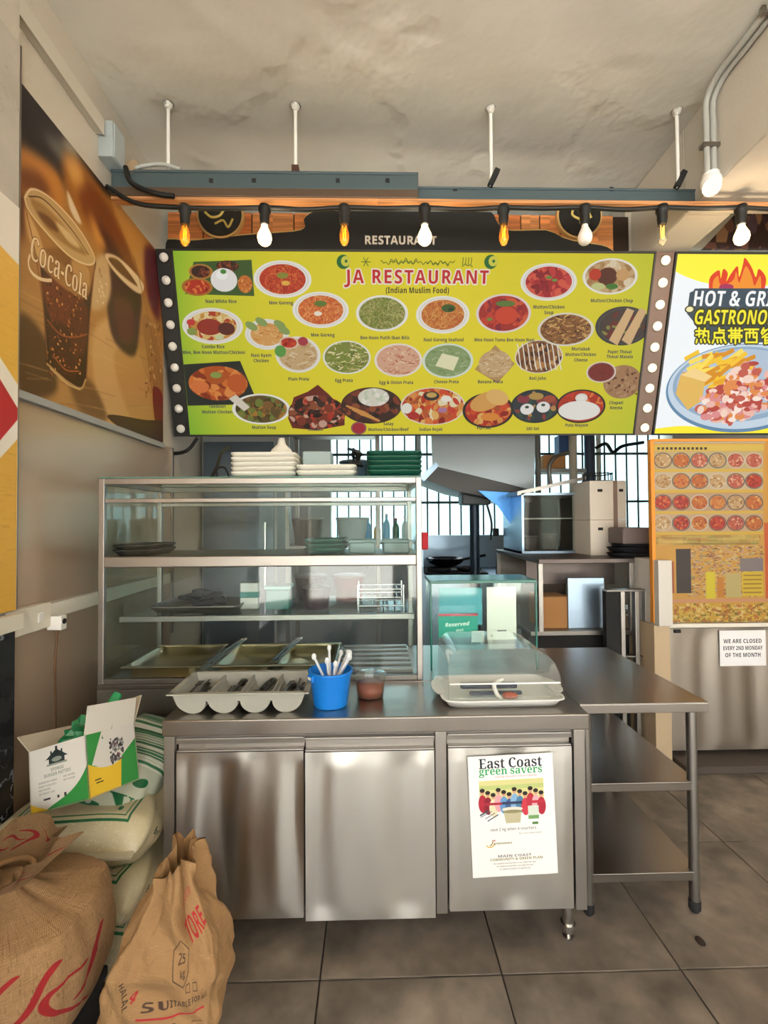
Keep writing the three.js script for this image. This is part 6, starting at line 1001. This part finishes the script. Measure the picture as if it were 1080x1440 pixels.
{
  // open white carton with green and yellow print, tilted on the pile
  const A = Q(120, 1034, { z: -1.46 }), Lc = Q(40, 1058, { z: -1.5 }), Rc = Q(186, 976, { z: -1.74 }), Dn = Q(149, 1113, { z: -1.40 });
  const ex = A.clone().sub(Lc), w = ex.length(); ex.normalize();
  const up = A.clone().sub(Dn), h = up.length(); up.addScaledVector(ex, -up.dot(ex)).normalize();
  const ez = ex.clone().cross(up).normalize();                         // out of the front face
  const d = Math.min(0.2, Rc.clone().sub(A).length());
  const t = thing('printed_carton', 'open white carton with green and yellow print and a black house emblem', 'carton');
  t.position.copy(Lc).addScaledVector(up, -h); t.quaternion.setFromRotationMatrix(new THREE.Matrix4().makeBasis(ex, up, ez));
  const front = canvasTex(512, 420, (g, W, H) => {
    g.fillStyle = '#d9d5cd'; g.fillRect(0, 0, W, H);
    g.fillStyle = '#2f8a3e'; g.beginPath(); g.moveTo(W, H * 0.45); g.bezierCurveTo(W * 0.8, H * 0.85, W * 0.5, H * 0.86, W * 0.3, H * 0.97); g.lineTo(W * 0.28, H); g.lineTo(W, H); g.fill();
    g.fillStyle = '#e0b92c'; g.beginPath(); g.moveTo(0, H * 0.83); g.quadraticCurveTo(W * 0.12, H * 0.92, W * 0.3, H * 0.97); g.lineTo(W * 0.28, H); g.lineTo(0, H); g.fill();
    g.fillStyle = '#1f2b2c'; g.beginPath(); g.moveTo(150, 90); g.lineTo(250, 30); g.lineTo(350, 90); g.lineTo(320, 90); g.lineTo(320, 130); g.lineTo(180, 130); g.lineTo(180, 90); g.fill(); g.fillRect(196, 38, 14, 40); g.fillRect(290, 38, 14, 40); g.fillRect(240, 12, 20, 30); ell(g, 250, 98, 46, 16, '#8a9288'); g.fillRect(160, 122, 180, 12);
    g.font = 'bold 30px sans-serif'; g.textAlign = 'center'; g.fillText('SPONGE', 250, 172); g.fillText('BURGER PATTIES', 250, 204);
    g.textAlign = 'left'; g.font = '17px sans-serif'; g.fillStyle = '#6b6b66'; ['INGREDIENTS: BREAD', 'WHEAT FLOUR, SALT', 'KEEP FROZEN', 'NET WEIGHT 12KG'].forEach((s, i) => { g.fillText(s, 80, 238 + i * 24); if (i < 2) g.fillText('BEST BEFORE', 300, 232 + i * 24); }); g.fillStyle = '#2f3230'; g.fillRect(300, 330, 20, 24); g.fillRect(120, 338, 60, 12); g.fillRect(240, 335, 18, 18);
  });
  const side = canvasTex(512, 420, (g, W, H) => {
    g.fillStyle = '#cfcbc4'; g.fillRect(0, 0, W, H); g.fillStyle = '#2f8a3e'; g.beginPath(); g.moveTo(0, 0); g.lineTo(W * 0.3, 0); g.lineTo(W * 0.08, H * 0.5); g.lineTo(W * 0.2, H * 0.55); g.lineTo(0, H * 0.5); g.fill();
    g.fillStyle = '#e0b92c'; g.beginPath(); g.moveTo(0, H * 0.46); g.quadraticCurveTo(W * 0.4, H * 0.72, W * 0.7, H * 0.5); g.lineTo(W * 0.7, H); g.lineTo(0, H); g.fill(); g.fillStyle = '#2f8a3e'; g.beginPath(); g.moveTo(W * 0.66, H * 0.5); g.lineTo(W, H * 0.25); g.lineTo(W, H); g.lineTo(W * 0.6, H); g.fill();
    g.fillStyle = '#4a4a4c'; for (let i = 0; i < 60; i++) ell(g, 290 + rr(-60, 70), 150 + rr(-80, 80), rr(6, 26), rr(4, 14), pick(['#3a3a3e', '#56565a', '#2c2c30', '#8a8a88', '#6b4a5a']), rnd() * 3); g.fillStyle = '#3d3a1c'; g.fillRect(60, 310, 60, 8); g.fillRect(70, 330, 70, 8);
  });
  const inn = mat({ color: 0xbfb4a0, roughness: 0.85 }), s = 0.004;
  part('front_panel', (() => { const g = new THREE.BoxGeometry(w, h, s); g.translate(w / 2, h / 2, -s / 2); return g; })(), mat({ map: front, roughness: 0.7 }), t);
  part('side_panel', (() => { const g = new THREE.BoxGeometry(d, h, s); g.rotateY(Math.PI / 2); g.translate(w - s / 2, h / 2, -d / 2); return g; })(), mat({ map: side, roughness: 0.7 }), t);
  part('back_panel', new THREE.BoxGeometry(w, h, s).translate(w / 2, h / 2, -d + s / 2), inn, t); part('side_panel', new THREE.BoxGeometry(s, h, d).translate(s / 2, h / 2, -d / 2), inn, t); part('bottom', new THREE.BoxGeometry(w, s, d).translate(w / 2, s / 2, -d / 2), inn, t);
  const flap = (g, x, y, z, rx, rz, m = inn) => { const o = part('flap', g, m, t, [x, y, z]); o.rotation.set(rx, 0, rz); return o; };
  flap(new THREE.BoxGeometry(w, 0.1, s).translate(w / 2, 0.05, 0), 0, h, -d, -0.5, 0); flap(new THREE.BoxGeometry(s, 0.085, d).translate(0, 0.042, -d / 2), w - s, h, 0, 0, -0.25, mat({ color: 0xd2ccc2, roughness: 0.8 })); flap(new THREE.BoxGeometry(s, 0.07, d).translate(0, 0.035, -d / 2), s, h, 0, 0, 0.7);
  // crumpled green plastic inside
  const ic = new THREE.IcosahedronGeometry(0.075, 4), p = ic.attributes.position;
  for (let i = 0; i < p.count; i++) { const v = V(p.getX(i), p.getY(i), p.getZ(i)), q = 1 + 0.35 * n3(v.x * 40, v.y * 40, v.z * 20); p.setXYZ(i, v.x * q, v.y * q, v.z * q); } ic.computeVertexNormals();
  const gb = thing('green_plastic', 'crumpled shiny green plastic bag inside the open carton', 'plastic bag'); gb.position.copy(t.position).addScaledVector(ex, w * 0.62).addScaledVector(up, h * 0.92).addScaledVector(ez, -d * 0.5);
  part('bag', ic, phys({ color: 0x1f7a4a, roughness: 0.25, clearcoat: 0.5 }), gb); part('neck', tube([[0.02, 0.06, 0], [0.05, 0.1, -0.02], [0.06, 0.13, -0.05]], 0.016, 12, 8), phys({ color: 0x2c8a58, roughness: 0.25 }), gb);
  single('white_pack', bx(w * 0.5, h * 0.5, d * 0.5, 0, 0, 0, 0.01), mat({ color: 0xc9c4b4, roughness: 0.6 }), 'pale packet lying inside the open carton', 'packet', t.position.clone().addScaledVector(ex, w * 0.32).addScaledVector(up, h * 0.5).addScaledVector(ez, -d * 0.55).toArray()).quaternion.copy(t.quaternion);
}
{
  // hessian sack, gathered at the top, on a dark crate
  single('dark_crate', join(bx(0.4, 0.2, 0.34, 0, 0.1, 0, 0.01), bx(0.42, 0.03, 0.36, 0, 0.185, 0, 0.006)), M.blackMatte, 'black plastic crate under the hessian sack', 'crate', [-1.0, 0, -1.24]);
  const tex = canvasTex(1024, 1024, (g, W, H) => {
    g.fillStyle = '#a07c55'; g.fillRect(0, 0, W, H);
    for (let i = 0; i < 9000; i++) { const v = rnd() < 0.5; g.fillStyle = pick(['rgba(70,48,26,.22)', 'rgba(200,165,120,.28)', 'rgba(120,88,54,.3)']); v ? g.fillRect(rnd() * W, rnd() * H, rr(6, 40), 1.6) : g.fillRect(rnd() * W, rnd() * H, 1.6, rr(6, 40)); }
    g.strokeStyle = '#9c1f22'; g.lineCap = 'round';
    const L = (lw, ...p) => { g.lineWidth = lw; g.beginPath(); g.moveTo(p[0] * W, p[1] * H); g.bezierCurveTo(p[2] * W, p[3] * H, p[4] * W, p[5] * H, p[6] * W, p[7] * H); g.stroke(); };
    for (const o of [0, 0.5]) { L(15, 0.13 + o, 0.32, 0.17 + o, 0.4, 0.16 + o, 0.5, 0.2 + o, 0.56); L(14, 0.19 + o, 0.3, 0.24 + o, 0.38, 0.22 + o, 0.46, 0.26 + o, 0.5); L(15, 0.25 + o, 0.3, 0.31 + o, 0.4, 0.3 + o, 0.52, 0.22 + o, 0.66); L(16, 0.08 + o, 0.44, 0.2 + o, 0.42, 0.16 + o, 0.62, 0.06 + o, 0.72); L(13, 0.03 + o, 0.34, 0.07 + o, 0.44, 0.06 + o, 0.54, 0.1 + o, 0.6); L(12, 0.3 + o, 0.28, 0.33 + o, 0.3, 0.34 + o, 0.34, 0.33 + o, 0.38); }
  });
  const mS = mat({ map: tex, roughness: 0.95, bumpMap: weaveTex, bumpScale: 0.0025 });
  const rings = [], n = 96, m = 60, H = 0.4;
  for (let i = 0; i <= m; i++) {
    const v = i / m, belly = Math.pow(Math.sin(Math.PI * Math.min(1, 0.14 + v * 0.72)), 0.55), neck = v > 0.8 ? 1 - 0.74 * Math.sin(((v - 0.8) / 0.2) * Math.PI / 2) : 1, ring = [];
    for (let k = 0; k < n; k++) {
      const a = (k / n) * Math.PI * 2, fold = (0.004 + 0.055 * Math.max(0, v - 0.55)) * Math.sin(a * 9 + 2 * n3(v * 3, a, 1)) + 0.02 * n3(Math.cos(a) * 2 + 5, v * 5, Math.sin(a) * 2);
      const r = belly * neck + fold; ring.push(V(sign2(Math.cos(a), 0.8) * 0.255 * r, v * H + 0.02 * n3(a * 1.2, v * 3, 4) * v, sign2(Math.sin(a), 0.8) * 0.205 * r));
    }
    rings.push(ring);
  }
  const t = thing('hessian_sack', 'brown hessian sack with red printed lines, tied at the top', 'sack', [-0.965, 0.2, -1.24], 0.25);
  part('sack', loft(rings, { cap0: true, cap1: true }), mS, t);
  // flaring top above the tie
  const fl = [];
  for (let i = 0; i <= 12; i++) { const v = i / 12, ring = []; for (let k = 0; k < n; k++) { const a = (k / n) * Math.PI * 2, r = 0.055 + 0.065 * v * (1 + 0.35 * Math.sin(a * 5 + 1)) + 0.012 * Math.sin(a * 13) * v; ring.push(V(Math.cos(a) * r * 1.2 + 0.01, v * (0.075 + 0.022 * Math.sin(a * 3 + 0.6) + 0.014 * Math.sin(a * 7)), Math.sin(a) * r)); } fl.push(ring); }
  part('gathered_top', loft(fl).translate(0, H - 0.02, 0), mS, t);
  part('tie', new THREE.TorusGeometry(0.06, 0.008, 8, 40).rotateX(Math.PI / 2).translate(0.01, H - 0.006, 0), mat({ color: 0x8a6a44, roughness: 0.9 }), t);
}
{
  // crumpled brown paper bag
  const tex = canvasTex(2048, 1024, (g, W, H) => {
    g.fillStyle = '#9a764d'; g.fillRect(0, 0, W, H);
    for (let i = 0; i < 2600; i++) { g.fillStyle = pick(['rgba(90,58,28,.10)', 'rgba(225,180,125,.14)', 'rgba(150,104,60,.14)']); g.fillRect(rnd() * W, rnd() * H, rr(2, 50), rr(1, 5)); }
    for (let i = 0; i < 40; i++) ell(g, rnd() * W, rnd() * H, rr(5, 30), rr(3, 16), 'rgba(100,66,36,.16)', rnd() * 3);
    const T = (s, x, y, size, c, r = 0, f = 'sans-serif') => { g.save(); g.translate(x * W, y * H); g.rotate(r); g.font = `bold ${size}px ${f}`; g.fillStyle = c; g.textAlign = 'center'; g.fillText(s, 0, 0); g.restore(); };
    const red = '#a8262a', blk = '#4a3426';
    g.translate(0, -0.15 * H);
    // the side that faces the room runs from 0.05 (its left edge) to 0.5 (its right edge)
    T('TORE', 0.41, 0.37, 84, red, -0.25); T('FLOUR', 0.40, 0.27, 40, 'rgba(168,60,50,.6)', -0.35); T('25', 0.325, 0.44, 46, blk, 0.1); T('kg', 0.325, 0.475, 28, blk, 0.1);
    g.strokeStyle = blk; g.lineWidth = 4; g.beginPath(); g.moveTo(0.325 * W, 0.36 * H); g.lineTo(0.325 * W + 52, 0.4 * H); g.lineTo(0.325 * W + 44, 0.47 * H); g.lineTo(0.325 * W, 0.505 * H); g.lineTo(0.325 * W - 46, 0.47 * H); g.lineTo(0.325 * W - 52, 0.4 * H); g.closePath(); g.stroke();
    T('SUITABLE FOR ALL', 0.345, 0.575, 34, blk, -0.1); g.strokeStyle = red; g.lineWidth = 7; g.beginPath(); g.moveTo(0.27 * W, 0.605 * H); g.quadraticCurveTo(0.33 * W, 0.625 * H, 0.41 * W, 0.6 * H); g.stroke();
    for (const a of [0.34, 0.365]) { g.strokeStyle = blk; g.lineWidth = 3; g.strokeRect(a * W - 14, 0.52 * H - 16, 28, 26); }
    ell(g, 0.30 * W, 0.68 * H, 40, 48, blk); ell(g, 0.30 * W, 0.68 * H, 31, 39, '#a9814f'); T('HM', 0.30, 0.695, 38, blk); for (let i = 0; i < 5; i++) { g.fillStyle = 'rgba(90,60,40,.6)'; g.fillRect(0.36 * W, (0.645 + i * 0.02) * H, 90, 5); }
    T('HALAL', 0.225, 0.54, 38, blk, 1.1); T('4', 0.25, 0.56, 54, red, 0.3); T('TORE', 0.16, 0.74, 80, red, -0.6); g.fillStyle = red; g.beginPath(); g.moveTo(0.24 * W, 0.66 * H); g.lineTo(0.215 * W, 0.72 * H); g.lineTo(0.235 * W, 0.715 * H); g.fill();
  });
  const n = 200, m = 130, H = 0.69, rings = [];
  const tri = (x) => Math.abs(x - Math.floor(x) - 0.5) * 2 - 0.5;      // straight folds with sharp creases
  const folds = Array.from({ length: 12 }, (_, j) => [Math.round(rr(-5, 5)) || 3, rr(-4, 4), rnd(), 0.011 / (1 + j * 0.22)]).concat(Array.from({ length: 10 }, () => [Math.round(rr(-14, 14)), rr(-9, 9), rnd(), 0.0042]));
  const prof = [[0, -0.67, -0.43], [0.1, -0.68, -0.42], [0.205, -0.676, -0.408], [0.315, -0.668, -0.374], [0.46, -0.641, -0.371], [0.525, -0.6, -0.385], [0.6, -0.56, -0.425], [0.645, -0.545, -0.44], [0.69, -0.53, -0.452]];
  const side = (y, c) => { for (let i = 1; i < prof.length; i++) if (y <= prof[i][0] + 1e-6) { const q = (y - prof[i - 1][0]) / (prof[i][0] - prof[i - 1][0]); return prof[i - 1][c] + (prof[i][c] - prof[i - 1][c]) * q; } return prof[8][c]; };
  for (let i = 0; i <= m; i++) {
    const v = i / m, y = v * H, l = side(y, 1) + 0.52, r_ = side(y, 2) + 0.52, cx = (l + r_) / 2, hw = (r_ - l) / 2, hd = 0.105 * (y < 0.46 ? 1 : 1 - 0.35 * (y - 0.46) / 0.23), e = y < 0.4 ? 0.5 : 0.5 + 0.4 * (y - 0.4) / 0.29, ring = [];
    for (let k = 0; k < n; k++) {
      const a = (k / n) * Math.PI * 2, u = k / n, cr = Math.min(1, 0.45 + v * 0.8);
      const wu = u + 0.012 * n3(v * 5, u * 7, 3) * Math.sin(Math.PI * u), wv = v + 0.02 * n3(u * 9, v * 6, 8);
      let dent = 0.02 * Math.max(0, v - 0.55) * tri(wu * 7 + v * 0.6) * 4; for (const [fu, fv, ph, am] of folds) dent += am * cr * tri(wu * fu + wv * fv + ph);
      const rag = v > 0.86 ? (v - 0.86) / 0.14 * (0.04 * n3(a * 1.6, 9, 3) + 0.018 * n3(a * 4, 2, 5)) : 0;
      ring.push(V(cx + sign2(Math.cos(a), e) * (hw + dent), y + rag, sign2(Math.sin(a), e) * (hd + dent)));
    }
    rings.push(ring);
  }
  // folded inwards at the mouth
  const top = rings[m];
  for (const [f, dy] of [[0.9, -0.01], [0.7, -0.06], [0.5, -0.13]]) { const c = top.reduce((s, p) => s.add(p), V(0, 0, 0)).multiplyScalar(1 / n); rings.push(top.map((p) => V(c.x + (p.x - c.x) * f, p.y + dy, c.z + (p.z - c.z) * f))); }
  const g = loft(rings, { cap0: true, cap1: true });
  const uv = g.attributes.uv; for (let i = 0; i < uv.count; i++) uv.setXY(i, 0.53 - uv.getX(i), Math.min(1, uv.getY(i) * (m + 3) / m));
  const t = thing('paper_bag', 'crumpled brown paper flour bag with red lettering on the floor', 'paper bag', [-0.52, 0, -1.2], 0);
  tex.wrapS = THREE.RepeatWrapping; tex.offset.x = 0.0;
  g.scale(0.95, 0.975, 0.95); part('bag', g, mat({ map: tex, roughness: 0.85, bumpMap: fineBump, bumpScale: 0.0015 }), t);
}
// bits on the floor
{
  const q = Q(985, 1325, { y: 0 }); single('food_scrap', new THREE.IcosahedronGeometry(0.014, 1).scale(1, 0.35, 1.5), mat({ color: 0x2c2019, roughness: 0.8 }), 'dark brown food scrap on the floor tiles', 'scrap', [q.x, 0.004, q.z]);
}
renderer.render(scene, camera);
